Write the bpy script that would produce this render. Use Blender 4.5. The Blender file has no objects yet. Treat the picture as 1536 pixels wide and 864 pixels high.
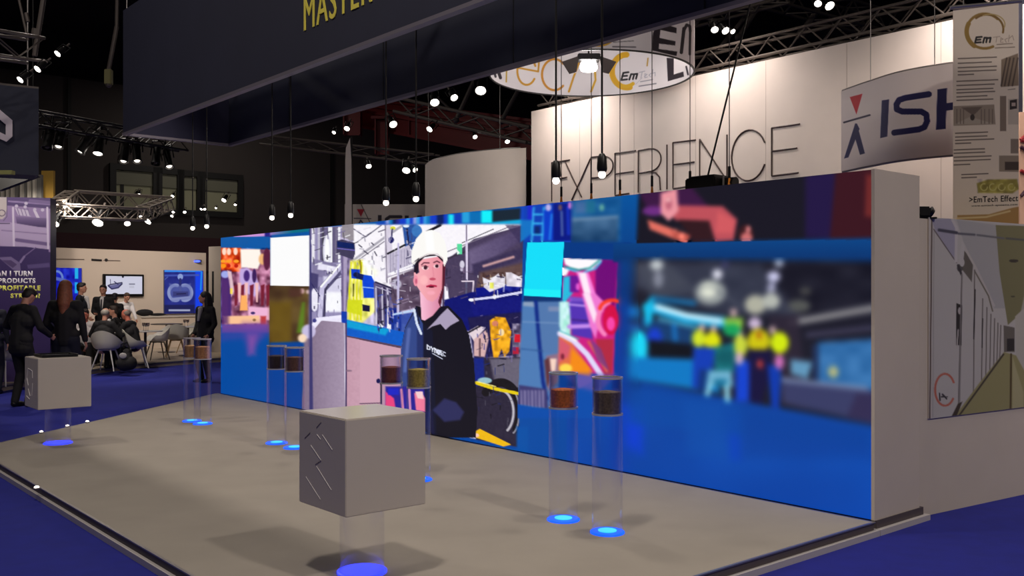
import bpy, bmesh, math, random
import numpy as np
from mathutils import Vector, Matrix
random.seed(7)
PI = math.pi
SC = bpy.context.scene
COL = SC.collection
# ---------------------------------------------------------------- camera, world, exposure
F = 1431.0          # focal length in pixels of the 1536 wide frame
HY = 438.5          # horizon row
CZ = 1.73           # eye height
cam = bpy.data.cameras.new('camera'); cam_o = bpy.data.objects.new('camera', cam); COL.objects.link(cam_o)
cam.sensor_width = 36.0; cam.sensor_fit = 'HORIZONTAL'; cam.lens = 36.0 * F / 1536.0
cam.shift_y = (HY - 432.0) / 1536.0
cam.clip_end = 300
cam_o.location = (0, 0, CZ); cam_o.rotation_euler = (PI / 2, 0, 0)
SC.camera = cam_o
wd = bpy.data.worlds.new('hall_ambience'); SC.world = wd; wd.use_nodes = True
wd.node_tree.nodes['Background'].inputs[0].default_value = (0.55, 0.5, 0.55, 1)
wd.node_tree.nodes['Background'].inputs[1].default_value = 0.06
SC.view_settings.view_transform = 'Standard'; SC.view_settings.look = 'None'
SC.view_settings.exposure = 0.0; SC.view_settings.gamma = 1.0; SC.view_settings.use_curve_mapping = False

U = Vector((0.762, 0.647, 0)); W = Vector((-0.647, 0.762, 0))      # booth axes: across, along the screen wall
def NW(n, w, z=0.0): p = U * n + W * w; return Vector((p.x, p.y, z))
def gp(x, y, z=0.1):                                                # point at height z seen at (x, y)
    Y = F * (CZ - z) / (y - HY); return Vector(((x - 768) / F * Y, Y, z))
def pt(x, y, Y): return Vector(((x - 768) / F * Y, Y, CZ - (y - HY) / F * Y))

def light(name, kind, loc, energy, color=(1, .93, .85), size=.5, target=None, angle=1.2, blend=.6):
    l = bpy.data.lights.new(name, kind); l.energy = energy; l.color = color
    if kind == 'AREA': l.shape = 'DISK'; l.size = size
    elif kind == 'SPOT': l.spot_size = angle; l.spot_blend = blend; l.shadow_soft_size = size
    else: l.shadow_soft_size = size
    o = bpy.data.objects.new(name, l); COL.objects.link(o); o.location = loc
    if target is not None:
        o.rotation_euler = (Vector(target) - Vector(loc)).to_track_quat('-Z', 'Y').to_euler()
    return o
WARM = (1, .90, .80)
# added high fill lamps for ambient light (made-up fixtures built with the hall)
HALL_FILL_LAMPS = [(-1.5, 3.0, 9.6, 300), (6.0, -1.0, 9.6, 620), (-8.0, 9.0, 9.6, 170), (-9.5, 20.0, 9.6, 220), (-10, 34, 9.6, 95), (-2, 33, 9.6, 70), (12, 34, 9.6, 70)]
for x, y, z, e in HALL_FILL_LAMPS: light('hall_fill_light', 'AREA', (x, y, z), e, WARM, .7)
# added spots that light the stage, hidden inside the hanging header
for w_ in (4.2, 7.2, 10.2, 12.9): light('rail_fill_light', 'SPOT', NW(5.35, w_, 5.55), 170, WARM, .08, NW(3.4, w_, .1), 1.9, .8)
# wash lights on the tall white wall
for w_ in (1.5, 4.6, 8.2, 11.3): light('wall_wash_light', 'SPOT', NW(10.2, w_, 5.55), 230, (1, .87, .80), .1, NW(11, w_, 3.6), 2.3, 1)
# spots of the pale truss over the left stand, aimed at its back wall and floor
for x_, y_ in ((-11.5, 23.2), (-9.6, 24.6), (-8.4, 26.0)): light('stand_spot_light', 'SPOT', (x_, y_, 3.9), 150, (1, .9, .8), .08, (x_ - .6, y_ + 3.6, 1.5), 2.3, 1)
light('stand_group_light', 'SPOT', (-8.6, 18.6, 3.6), 420, (1, .9, .8), .08, (-8.7, 21.0, .5), 2.3, 1)
light('stand_front_fill', 'SPOT', (-8.4, 15.0, 4.6), 260, (1, .9, .82), .1, (-8.9, 17.6, 1.2), 1.9, 1)  # added fill to brighten the purple banner tower, no fixture of its own

# ---------------------------------------------------------------- materials
def lin(c):
    return tuple(((v / 255) / 12.92 if v / 255 <= .04045 else ((v / 255 + .055) / 1.055) ** 2.4) for v in c)
MATS = {}
def mat(name, rgb, rough=.6, metal=0, noise=.0, scale=20, emis=0, bump=0, spec=None):
    if name in MATS: return MATS[name]
    m = bpy.data.materials.new(name); m.use_nodes = True; nt = m.node_tree; b = nt.nodes['Principled BSDF']
    c = lin(rgb) + (1,)
    b.inputs['Base Color'].default_value = c; b.inputs['Roughness'].default_value = rough; b.inputs['Metallic'].default_value = metal
    if spec is not None: b.inputs['Specular IOR Level'].default_value = spec
    if emis: b.inputs['Emission Color'].default_value = c; b.inputs['Emission Strength'].default_value = emis
    if noise or bump:
        tc = nt.nodes.new('ShaderNodeTexCoord'); nz = nt.nodes.new('ShaderNodeTexNoise'); nz.inputs['Scale'].default_value = scale
        nz.inputs['Detail'].default_value = 5; nt.links.new(tc.outputs['Object'], nz.inputs['Vector'])
        if noise:
            r = nt.nodes.new('ShaderNodeValToRGB'); r.color_ramp.elements[0].position = .3; r.color_ramp.elements[1].position = .7
            r.color_ramp.elements[0].color = tuple(v * (1 - noise) for v in c[:3]) + (1,)
            r.color_ramp.elements[1].color = tuple(min(1, v * (1 + noise)) for v in c[:3]) + (1,)
            nt.links.new(nz.outputs['Fac'], r.inputs['Fac']); nt.links.new(r.outputs['Color'], b.inputs['Base Color'])
        if bump:
            bp = nt.nodes.new('ShaderNodeBump'); bp.inputs['Strength'].default_value = bump; bp.inputs['Distance'].default_value = .01
            nt.links.new(nz.outputs['Fac'], bp.inputs['Height']); nt.links.new(bp.outputs['Normal'], b.inputs['Normal'])
    MATS[name] = m; return m
def glassy(name, rgb=(225, 230, 240), refl=1.0):
    if name in MATS: return MATS[name]
    m = bpy.data.materials.new(name); m.use_nodes = True; nt = m.node_tree; nt.nodes.clear()
    o = nt.nodes.new('ShaderNodeOutputMaterial'); mx = nt.nodes.new('ShaderNodeMixShader'); t = nt.nodes.new('ShaderNodeBsdfTransparent')
    g = nt.nodes.new('ShaderNodeBsdfGlossy'); lw = nt.nodes.new('ShaderNodeLayerWeight'); mp = nt.nodes.new('ShaderNodeMath')
    t.inputs[0].default_value = lin(rgb) + (1,); g.inputs['Roughness'].default_value = .12; g.inputs['Color'].default_value = (.9, .9, 1, 1)
    lw.inputs['Blend'].default_value = .22; mp.operation = 'MULTIPLY'; mp.inputs[1].default_value = refl
    nt.links.new(lw.outputs['Facing'], mp.inputs[0]); nt.links.new(mp.outputs[0], mx.inputs[0])
    nt.links.new(t.outputs[0], mx.inputs[1]); nt.links.new(g.outputs[0], mx.inputs[2]); nt.links.new(mx.outputs[0], o.inputs[0])
    MATS[name] = m; return m
def printed(name, emis=0.0, rough=.5):
    if name in MATS: return MATS[name]
    m = bpy.data.materials.new(name); m.use_nodes = True; nt = m.node_tree; b = nt.nodes['Principled BSDF']
    a = nt.nodes.new('ShaderNodeAttribute'); a.attribute_name = 'Col'; b.inputs['Roughness'].default_value = rough
    if emis:
        nt.links.new(a.outputs['Color'], b.inputs['Emission Color']); b.inputs['Emission Strength'].default_value = emis
        b.inputs['Base Color'].default_value = (.01, .01, .012, 1); b.inputs['Specular IOR Level'].default_value = .15
    else: nt.links.new(a.outputs['Color'], b.inputs['Base Color'])
    MATS[name] = m; return m

M_WHITE = mat('white_panel', (216, 204, 188), .55, noise=.02, scale=3)
M_PLINTH = mat('white_lacquer', (205, 196, 186), .35, noise=.01, scale=3)
M_FABRICW = mat('white_stretch_fabric', (225, 214, 205), .8, noise=.02, scale=4)
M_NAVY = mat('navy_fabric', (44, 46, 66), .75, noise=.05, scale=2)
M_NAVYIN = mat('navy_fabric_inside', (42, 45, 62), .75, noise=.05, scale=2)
M_ALU = mat('brushed_aluminium', (165, 160, 158), .35, .8, noise=.05, scale=40)
M_TRUSS = mat('truss_aluminium', (150, 140, 130), .45, .4, noise=.08, scale=10)
M_BLACKT = mat('black_truss', (22, 20, 20), .5)
M_BLACK = mat('black_metal', (16, 15, 16), .4, .2)
M_RED = mat('red_steel', (118, 6, 18), .5)
M_LAMP = mat('lamp_glow', (255, 244, 232), .5, emis=14)
M_LAMPS = mat('soft_lamp_glow', (255, 242, 226), .5, emis=5)
M_SUIT = mat('black_suit_cloth', (17, 15, 19), .85, noise=.1, scale=30)
M_SUITN = mat('navy_suit_cloth', (16, 18, 34), .85, noise=.1, scale=30)
M_SHIRT = mat('white_shirt_cloth', (220, 214, 215), .8)
M_SKIN = mat('skin', (196, 140, 118), .55, noise=.04, scale=12)
M_WOOD = mat('ash_wood', (170, 140, 104), .5, noise=.12, scale=9)

# ---------------------------------------------------------------- mesh helpers
class MB:
    def __init__(s): s.v = []; s.f = []
    def add(s, vs, fs):
        k = len(s.v); s.v += [tuple(v) for v in vs]; s.f += [tuple(i + k for i in f) for f in fs]
    def box(s, a, b):
        (x0, y0, z0), (x1, y1, z1) = a, b
        s.add([(x0,y0,z0),(x1,y0,z0),(x1,y1,z0),(x0,y1,z0),(x0,y0,z1),(x1,y0,z1),(x1,y1,z1),(x0,y1,z1)],
              [(0,3,2,1),(4,5,6,7),(0,1,5,4),(1,2,6,5),(2,3,7,6),(3,0,4,7)])
    def nwbox(s, n0, n1, w0, w1, z0, z1, o=Vector((0, 0, 0))):
        P = [NW(n, w, z) - o for z in (z0, z1) for n, w in ((n0,w0),(n1,w0),(n1,w1),(n0,w1))]
        s.add(P, [(0,3,2,1),(4,5,6,7),(0,1,5,4),(1,2,6,5),(2,3,7,6),(3,0,4,7)])
    def prism(s, poly, z0, z1):
        n = len(poly)
        s.add([(p[0], p[1], z0) for p in poly] + [(p[0], p[1], z1) for p in poly],
              [tuple(range(n))[::-1], tuple(range(n, 2 * n))] + [(i, (i + 1) % n, n + (i + 1) % n, n + i) for i in range(n)])
    def tube(s, a, b, r0, r1=None, seg=8, cap=True):
        a = Vector(a); b = Vector(b); r1 = r0 if r1 is None else r1
        d = (b - a); L = d.length
        if L < 1e-6: return
        q = d.normalized().to_track_quat('Z', 'Y').to_matrix()
        vs = []
        for p, r in ((a, r0), (b, r1)):
            for i in range(seg):
                t = 2 * PI * i / seg; vs.append(p + q @ Vector((r * math.cos(t), r * math.sin(t), 0)))
        fs = [(i, (i + 1) % seg, seg + (i + 1) % seg, seg + i) for i in range(seg)]
        if cap: fs += [tuple(range(seg))[::-1], tuple(range(seg, 2 * seg))]
        s.add(vs, fs)
    def path(s, pts, r, seg=6):
        for a, b in zip(pts[:-1], pts[1:]): s.tube(a, b, r, seg=seg)
    def lathe(s, prof, c=(0, 0, 0), seg=32, closed=False):
        k = len(prof); vs = []
        for i in range(seg):
            t = 2 * PI * i / seg
            for r, z in prof: vs.append((c[0] + r * math.cos(t), c[1] + r * math.sin(t), c[2] + z))
        fs = []
        for i in range(seg):
            j = (i + 1) % seg
            for q in range(k - 1 if not closed else k):
                q2 = (q + 1) % k
                fs.append((i * k + q, j * k + q, j * k + q2, i * k + q2))
        s.add(vs, fs)
    def ball(s, c, r, seg=12, rings=8):
        rx, ry, rz = (r, r, r) if not hasattr(r, '__len__') else r
        vs = [(c[0], c[1], c[2] - rz)]
        for i in range(1, rings):
            a = -PI / 2 + PI * i / rings
            for j in range(seg):
                t = 2 * PI * j / seg; vs.append((c[0] + rx * math.cos(a) * math.cos(t), c[1] + ry * math.cos(a) * math.sin(t), c[2] + rz * math.sin(a)))
        vs.append((c[0], c[1], c[2] + rz)); fs = []
        for j in range(seg): fs.append((0, 1 + (j + 1) % seg, 1 + j))
        for i in range(rings - 2):
            for j in range(seg):
                a = 1 + i * seg; fs.append((a + j, a + (j + 1) % seg, a + seg + (j + 1) % seg, a + seg + j))
        a = 1 + (rings - 2) * seg; e = len(vs) - 1
        for j in range(seg): fs.append((a + j, a + (j + 1) % seg, e))
        s.add(vs, fs)
    def caps(s, a, b, r0, r1, seg=10):
        s.tube(a, b, r0, r1, seg); s.ball(a, r0, seg, 6); s.ball(b, r1, seg, 6)
    def build(s, name, m, parent=None, smooth=False, bevel=0, origin=None):
        me = bpy.data.meshes.new(name)
        o0 = Vector(origin) if origin is not None else Vector((0, 0, 0))
        me.from_pydata([tuple(Vector(v) - o0) for v in s.v], [], s.f); me.materials.append(m)
        bm = bmesh.new(); bm.from_mesh(me); bmesh.ops.remove_doubles(bm, verts=bm.verts, dist=1e-5)
        bmesh.ops.recalc_face_normals(bm, faces=bm.faces)
        if bevel: bmesh.ops.bevel(bm, geom=[e for e in bm.edges if e.is_manifold and e.calc_face_angle(0) > .6], offset=bevel, segments=2, affect='EDGES')
        bm.to_mesh(me); bm.free()
        if smooth:
            me.polygons.foreach_set('use_smooth', [True] * len(me.polygons))
            try: me.set_sharp_from_angle(angle=.7)
            except Exception: pass
        o = bpy.data.objects.new(name, me); COL.objects.link(o); o.location = o0
        if parent is not None: o.parent = parent
        return o
def thing(name, label, cat, loc=(0, 0, 0), rz=0, group=None):
    o = bpy.data.objects.new(name, None); COL.objects.link(o); o.location = loc; o.rotation_euler = (0, 0, rz); o.empty_display_size = .1
    o['label'] = label; o['category'] = cat
    if group: o['group'] = group
    return o
def tag(o, label, cat, group=None):
    o['label'] = label; o['category'] = cat
    if group: o['group'] = group
    return o
def struct(o): o['kind'] = 'structure'; return o
def dup(root, loc, rz=0, label=None, scale=None, rot=None):
    r = root.copy(); COL.objects.link(r); r.location = loc; r.rotation_euler = rot if rot is not None else (0, 0, rz)
    if scale: r.scale = scale
    if label: r['label'] = label
    for ch in list(root.children):
        c = ch.copy(); COL.objects.link(c); c.parent = r
        for g in ch.children:
            d = g.copy(); COL.objects.link(d); d.parent = c
    return r

# ---------------------------------------------------------------- painter: flat pictures as fine coloured meshes
class Paint:
    """PX, PY are reference coordinates of every vertex of the printed surface."""
    def __init__(s, PX, PY, base=(255, 255, 255)):
        s.X = PX; s.Y = PY; s.C = np.empty(PX.shape + (3,)); s.C[:] = base; s.o = (0, 0, 1)
    def at(s, x0=0, y0=0, k=1): s.o = (x0, y0, k); return s
    def P(s, pts): x0, y0, k = s.o; return [(x0 + a / k, y0 + b / k) for a, b in pts]
    def box(s, pts, pad):
        xs = [p[0] for p in pts]; ys = [p[1] for p in pts]
        return (s.X > min(xs) - pad) & (s.X < max(xs) + pad) & (s.Y > min(ys) - pad) & (s.Y < max(ys) + pad)
    def put(s, m, alpha, col):
        if callable(col): col = col(s.X[m], s.Y[m])
        a = alpha[:, None]; s.C[m] = s.C[m] * (1 - a) + np.asarray(col, float) * a
    def poly(s, pts, col, soft=0, a=1):
        pts = s.P(pts); soft = max(soft / s.o[2], .9); m = s.box(pts, soft)
        x = s.X[m]; y = s.Y[m]
        if not x.size: return
        d = np.full(x.shape, 1e9); ins = np.zeros(x.shape, bool)
        for (x1, y1), (x2, y2) in zip(pts, pts[1:] + pts[:1]):
            dx = x2 - x1; dy = y2 - y1; L = dx * dx + dy * dy + 1e-9
            t = np.clip(((x - x1) * dx + (y - y1) * dy) / L, 0, 1)
            d = np.minimum(d, np.hypot(x - x1 - t * dx, y - y1 - t * dy))
            if y1 != y2: ins ^= ((y1 > y) != (y2 > y)) & (x < (x2 - x1) * (y - y1) / (y2 - y1) + x1)
        sd = np.where(ins, -d, d); t = np.clip(.5 - sd / soft, 0, 1); s.put(m, t * t * (3 - 2 * t) * a, col)
    def rect(s, x0, y0, x1, y1, col, soft=0, a=1): s.poly([(x0, y0), (x1, y0), (x1, y1), (x0, y1)], col, soft, a)
    def line(s, pts, w, col, soft=0, a=1, closed=False):
        pts = s.P(pts); k = s.o[2]; w = max(w / k, .5); soft = max(soft / k, .9); m = s.box(pts, w + soft); x = s.X[m]; y = s.Y[m]
        if not x.size: return
        d = np.full(x.shape, 1e9)
        for (x1, y1), (x2, y2) in zip(pts[:-1], pts[1:]) if not closed else zip(pts, pts[1:] + pts[:1]):
            dx = x2 - x1; dy = y2 - y1; L = dx * dx + dy * dy + 1e-9
            t = np.clip(((x - x1) * dx + (y - y1) * dy) / L, 0, 1); d = np.minimum(d, np.hypot(x - x1 - t * dx, y - y1 - t * dy))
        t = np.clip(.5 - (d - w / 2) / soft, 0, 1); s.put(m, t * t * (3 - 2 * t) * a, col)
    def ell(s, cx, cy, rx, ry, col, soft=0, a=1, rot=0):
        n = 28; c, q = math.cos(rot), math.sin(rot)
        s.poly([(cx + rx * math.cos(t) * c - ry * math.sin(t) * q, cy + rx * math.cos(t) * q + ry * math.sin(t) * c) for t in (2 * PI * i / n for i in range(n))], col, soft, a)
    def arc(s, cx, cy, rx, ry, a0, a1, w, col, soft=0, a=1):
        s.line([(cx + rx * math.cos(a0 + (a1 - a0) * i / 24), cy + ry * math.sin(a0 + (a1 - a0) * i / 24)) for i in range(25)], w, col, soft, a)
    def blur(s, x0, y0, x1, y1, r, n=2):
        (x0, y0), (x1, y1) = s.P([(x0, y0), (x1, y1)]); mk = (s.X > x0) & (s.X < x1) & (s.Y > y0) & (s.Y < y1); B = s.C.copy(); r = int(r)
        for _ in range(n):
            for ax in (0, 1):
                pad = [(0, 0)] * 3; pad[ax] = (r + 1, r); Q = np.cumsum(np.pad(B, pad, 'edge'), axis=ax); k = 2 * r + 1
                B = (np.take(Q, range(k, Q.shape[ax]), ax) - np.take(Q, range(0, Q.shape[ax] - k), ax)) / k
        s.C[mk] = B[mk]
    def noise(s, x0, y0, x1, y1, cx, cy, amp, seed=1, tint=(1, 1, 1)):
        (x0, y0), (x1, y1) = s.P([(x0, y0), (x1, y1)]); m = (s.X > x0) & (s.X < x1) & (s.Y > y0) & (s.Y < y1)
        cx /= s.o[2]; cy /= s.o[2]
        r = np.random.RandomState(seed); gx = int((x1 - x0) / cx) + 3; gy = int((y1 - y0) / cy) + 3; G = r.rand(gy, gx) * 2 - 1
        fx = (s.X[m] - x0) / cx; fy = (s.Y[m] - y0) / cy; ix = fx.astype(int); iy = fy.astype(int); fx -= ix; fy -= iy
        fx = fx * fx * (3 - 2 * fx); fy = fy * fy * (3 - 2 * fy)
        v = (G[iy, ix] * (1 - fx) + G[iy, ix + 1] * fx) * (1 - fy) + (G[iy + 1, ix] * (1 - fx) + G[iy + 1, ix + 1] * fx) * fy
        s.C[m] += v[:, None] * amp * np.asarray(tint)
def vgrad(y0, c0, y1, c1):
    c0 = np.array(c0, float); c1 = np.array(c1, float)
    return lambda x, y: c0 + (c1 - c0) * np.clip((y - y0) / (y1 - y0), 0, 1)[:, None]
def hgrad(x0, c0, x1, c1):
    c0 = np.array(c0, float); c1 = np.array(c1, float)
    return lambda x, y: c0 + (c1 - c0) * np.clip((x - x0) / (x1 - x0), 0, 1)[:, None]
def picture(name, XY, z0, z1, nz, fn, m, parent=None, base=(255, 255, 255), mask=None, wrap=False, gain=1.0):
    """coloured grid over the curve XY (list of (x, y)), rows from z1 (top) to z0; fn paints it"""
    XY = np.asarray(XY, float); nx = len(XY); zs = np.linspace(z1, z0, nz)
    X = np.tile(XY[:, 0], (nz, 1)); Y = np.tile(XY[:, 1], (nz, 1)); Z = np.tile(zs[:, None], (1, nx))
    PX = 768 + F * X / Y; PY = HY + (CZ - Z) * F / Y
    pa = Paint(PX, PY, base); fn(pa); C = np.clip(pa.C, 0, 255) / 255 * 1.0
    if mask is not None: C[:, ~mask(XY)] = np.array(base) / 255
    C = np.where(C <= .04045, C / 12.92, ((C + .055) / 1.055) ** 2.4) * gain
    me = bpy.data.meshes.new(name); nv = nx * nz
    i = np.arange(nz - 1)[:, None] * nx + np.arange(nx - 1)[None]; q = np.stack([i, i + nx, i + nx + 1, i + 1], -1).reshape(-1, 4)
    me.vertices.add(nv); me.vertices.foreach_set('co', np.stack([X, Y, Z], -1).ravel().astype(np.float32))
    me.loops.add(q.size); me.loops.foreach_set('vertex_index', q.ravel().astype(np.int32))
    me.polygons.add(len(q)); me.polygons.foreach_set('loop_start', np.arange(0, q.size, 4, dtype=np.int32)); me.polygons.foreach_set('loop_total', np.full(len(q), 4, np.int32))
    me.update(calc_edges=True)
    at = me.color_attributes.new('Col', 'FLOAT_COLOR', 'POINT')
    at.data.foreach_set('color', np.concatenate([C, np.ones(C.shape[:2] + (1,))], -1).ravel().astype(np.float32))
    me.materials.append(m); me.polygons.foreach_set('use_smooth', [True] * len(q))
    o = bpy.data.objects.new(name, me); COL.objects.link(o)
    if parent is not None: o.parent = parent; o.location = -Vector(parent.location)
    return o
def seg(P0, P1, n, off=0.0):
    P0 = Vector(P0[:2]); P1 = Vector(P1[:2]); d = (P1 - P0).normalized(); nrm = Vector((d.y, -d.x))
    if nrm.dot(-P0) < 0: nrm = -nrm
    return [tuple(P0 + (P1 - P0) * (i / (n - 1)) + nrm * off) for i in range(n)]
def curve_pts(pts, n):                       # smooth curve through 2-D points (Catmull-Rom), even spacing
    P = [Vector(p) for p in pts]; P = [P[0] * 2 - P[1]] + P + [P[-1] * 2 - P[-2]]; out = []
    for k in range(1, len(P) - 2):
        for i in range(24):
            t = i / 24; a, b, c, d = P[k - 1], P[k], P[k + 1], P[k + 2]
            out.append(.5 * (2 * b + (c - a) * t + (2 * a - 5 * b + 4 * c - d) * t * t + (3 * b - a - 3 * c + d) * t ** 3))
    out.append(P[-2]); L = [0]
    for a, b in zip(out[:-1], out[1:]): L.append(L[-1] + (b - a).length)
    xs = np.interp(np.linspace(0, L[-1], n), L, [p[0] for p in out]); ys = np.interp(np.linspace(0, L[-1], n), L, [p[1] for p in out])
    return list(zip(xs, ys))
def ribbon(name, XY, z0, z1, th, m, parent=None):       # upright sheet with real thickness following XY, set back from it
    XY = [Vector(p) for p in XY]; mb = MB(); n = len(XY); back = []
    for i, p in enumerate(XY):
        d = (XY[min(i + 1, n - 1)] - XY[max(i - 1, 0)]).normalized(); q = Vector((d.y, -d.x))
        if q.dot(-p) > 0: q = -q
        back.append(p + q * th)
    poly = XY + back[::-1]; k = len(poly)
    vs = [(p.x, p.y, z0) for p in poly] + [(p.x, p.y, z1) for p in poly]; fs = [(i, (i + 1) % k, k + (i + 1) % k, k + i) for i in range(k)]
    for b in (0, k):
        for i in range(n - 1): fs.append((b + i, b + i + 1, b + k - 2 - i, b + k - 1 - i))
    mb.add(vs, fs); mb.v = [tuple(v) for v in mb.v]
    o = mb.build(name, m, parent)
    if parent is not None: o.location = -Vector(parent.location)
    return o
def ray_plane(x, y, P0, P1):                 # where the sight line of (x, y) meets the upright plane through P0, P1
    P0 = Vector(P0[:2]); P1 = Vector(P1[:2]); d = (P1 - P0).normalized(); nx, ny = d.y, -d.x; a = (x - 768) / F
    t = (P0.x * nx + P0.y * ny) / (a * nx + ny); p = Vector((a * t, t)); return (p - P0).dot(d), CZ - (y - HY) / F * t
def text_on(s, P0, P1, bl, br, hpx, m, parent, off=.004, th=.004, name='lettering', bold=.006, space=1.08):
    """raised lettering on an upright plane: baseline from bl to br, height hpx at bl"""
    cu = bpy.data.curves.new('t', 'FONT'); cu.body = s; cu.size = 1; cu.resolution_u = 3; cu.offset = bold; cu.space_character = space
    o = bpy.data.objects.new('t', cu); COL.objects.link(o); dg = bpy.context.evaluated_depsgraph_get()
    me = bpy.data.meshes.new_from_object(o.evaluated_get(dg)); bpy.data.objects.remove(o)
    xs = [v.co.x for v in me.vertices]; ys = [v.co.y for v in me.vertices]; x0, x1, y0, y1 = min(xs), max(xs), min(ys), max(ys)
    s0, z0 = ray_plane(bl[0], bl[1], P0, P1); s1, _ = ray_plane(br[0], br[1], P0, P1); _, z1 = ray_plane(bl[0], bl[1] - hpx, P0, P1)
    A = Vector(P0[:2]); d = (Vector(P1[:2]) - A).normalized(); q = Vector((d.y, -d.x))
    if q.dot(-A) < 0: q = -q
    for v in me.vertices:
        ss = s0 + (v.co.x - x0) / (x1 - x0) * (s1 - s0); zz = z0 + (v.co.y - y0) / (y1 - y0) * (z1 - z0)
        p = A + d * ss + q * off; v.co = (p.x, p.y, zz)
    bm = bmesh.new(); bm.from_mesh(me); bmesh.ops.remove_doubles(bm, verts=bm.verts, dist=1e-5)
    r = bmesh.ops.extrude_face_region(bm, geom=bm.faces[:]); bmesh.ops.translate(bm, verts=[g for g in r['geom'] if isinstance(g, bmesh.types.BMVert)], vec=(q.x * th, q.y * th, 0))
    bmesh.ops.recalc_face_normals(bm, faces=bm.faces); bm.to_mesh(me); bm.free(); me.materials.clear(); me.materials.append(m); me.name = name
    t = bpy.data.objects.new(name, me); COL.objects.link(t); t.parent = parent; t.location = -Vector(parent.location); return t
def wb(mb, name, m, parent, **k):            # part given in world coordinates
    o = mb.build(name, m, parent, **k); o.location = Vector(o.location) - Vector(parent.location); return o
# ================================================================= the setting
M_CARPETB = mat('blue_carpet', (22, 30, 136), .95, noise=.10, scale=6, bump=.2)
M_CARPETG = mat('grey_carpet', (158, 150, 139), .95, noise=.05, scale=2.2, bump=.15)
M_HALL = mat('hall_cladding', (62, 56, 54), .9, noise=.10, scale=.35)
M_CEIL = mat('hall_ceiling', (22, 20, 26), .9)
mb = MB(); mb.box((-45, -6, -.05), (40, 62, 0)); struct(mb.build('floor', M_CARPETB))
mb = MB(); mb.box((-45, -6, 11.2), (40, 62, 11.3)); struct(mb.build('ceiling', M_CEIL))
mb = MB(); mb.nwbox(-32, 38, 36, 36.3, 0, 9.35); struct(mb.build('wall_back', M_HALL))
mb = MB(); mb.nwbox(-32, 38, 36.5, 36.8, 9.2, 11.3); struct(mb.build('wall_upper_back', M_CEIL))
mb = MB(); mb.nwbox(30, 30.3, -12, 36, 0, 11.2); struct(mb.build('wall_right', M_HALL))
# cladding joints and the band of hall windows
zt = lambda y, x: CZ + (HY - y) / F * (36 / (.762 - .647 * (x - 768) / F))
def wl(x): a = (x - 768) / F; Y = 36 / (.762 - .647 * a); return a * Y * .762 + Y * .647     # n where the sight column meets the back wall
M_WINP = mat('dim_window_pane', (150, 150, 124), .3, noise=.08, scale=.5)
M_WINP2 = mat('dim_window_blind', (108, 108, 92), .5)
M_FR = mat('dark_window_frame', (14, 13, 13), .6)
for i, (xa, xb) in enumerate(((172, 232), (236, 265), (272, 297), (301, 354))):
    z1 = zt(255 + (xa - 172) * .093, xa); z0 = zt(311 + (xa - 172) * .04, xa); n0, n1 = wl(xa), wl(xb)
    t = thing('window_%d' % (i + 1), 'x', 'x', NW((n0 + n1) / 2, 35.95, z0)); del t['label']; del t['category']; struct(t)
    mb = MB(); mb.nwbox(n0, n1, 35.93, 35.99, z0, z1); wb(mb, 'pane', M_WINP, t)
    mb = MB(); mb.nwbox(n0, n1, 35.88, 35.92, z0 + (z1 - z0) * .62, z1 - .02); wb(mb, 'blind', M_WINP2, t)
    mb = MB(); f = .22
    mb.nwbox(n0 - f, n1 + f, 35.8, 35.99, z1, z1 + f); mb.nwbox(n0 - f, n1 + f, 35.8, 35.99, z0 - f, z0); mb.nwbox(n0 - f, n0, 35.8, 35.99, z0, z1); mb.nwbox(n1, n1 + f, 35.8, 35.99, z0, z1)
    wb(mb, 'frame', M_FR, t)
for i, (x, y0, y1) in enumerate(((103, 118, 330), (182, 232, 330), (497, 225, 350))):
    mb = MB(); n = wl(x); mb.nwbox(n - .06, n + .06, 35.9, 35.99, zt(y1, x), zt(y0, x)); struct(mb.build('trim_%d' % (i + 1), M_FR))
mb = MB(); mb.nwbox(wl(-40), wl(460), 35.6, 35.99, zt(366, 100) - .9, zt(350, 100)); struct(mb.build('trim_4', mat('dark_red_band', (52, 18, 26), .8)))

# stage: raised grey platform with a dark riser and a pale kick strip
A = Vector((-5.65, 9.95, 0)); B_ = NW(2.12, 3.47); C_ = NW(6.372, 3.47); D_ = NW(6.372, 14.82); E_ = D_ + W * .03 - U * .06
stage = [A, B_, C_, D_, E_]
def inset(poly, d):
    c = sum(poly, Vector()) / len(poly); out = []; n = len(poly)
    for i in range(n):
        p0, p1, p2 = poly[i - 1], poly[i], poly[(i + 1) % n]
        e1 = (p1 - p0).normalized(); e2 = (p2 - p1).normalized(); n1 = Vector((-e1.y, e1.x, 0)); n2 = Vector((-e2.y, e2.x, 0))
        if n1.dot(c - p1) < 0: n1 = -n1
        if n2.dot(c - p1) < 0: n2 = -n2
        m_ = (n1 + n2).normalized(); out.append(p1 + m_ * (d / max(.3, m_.dot(n1))))
    return out
st = thing('stage_platform', 'low grey carpeted stage platform in front of the giant screen', 'platform', (-2, 8, 0))
mb = MB(); mb.prism(inset(stage, .03), .04, .097); wb(mb, 'riser', mat('stage_riser_dark', (84, 74, 76), .6), st)
mb = MB(); mb.prism(stage, 0, .042); wb(mb, 'kick_strip', mat('stage_strip_grey', (196, 190, 190), .5), st)
mb = MB(); mb.prism(inset(stage, .035), .097, .1); wb(mb, 'carpet', M_CARPETG, st)
mb = MB(); so = inset(stage, .02); si = inset(stage, .04)
for i in range(5): mb.prism([so[i], so[(i + 1) % 5], si[(i + 1) % 5], si[i]], .092, .1005)
wb(mb, 'edge_profile', M_ALU, st)
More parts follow.
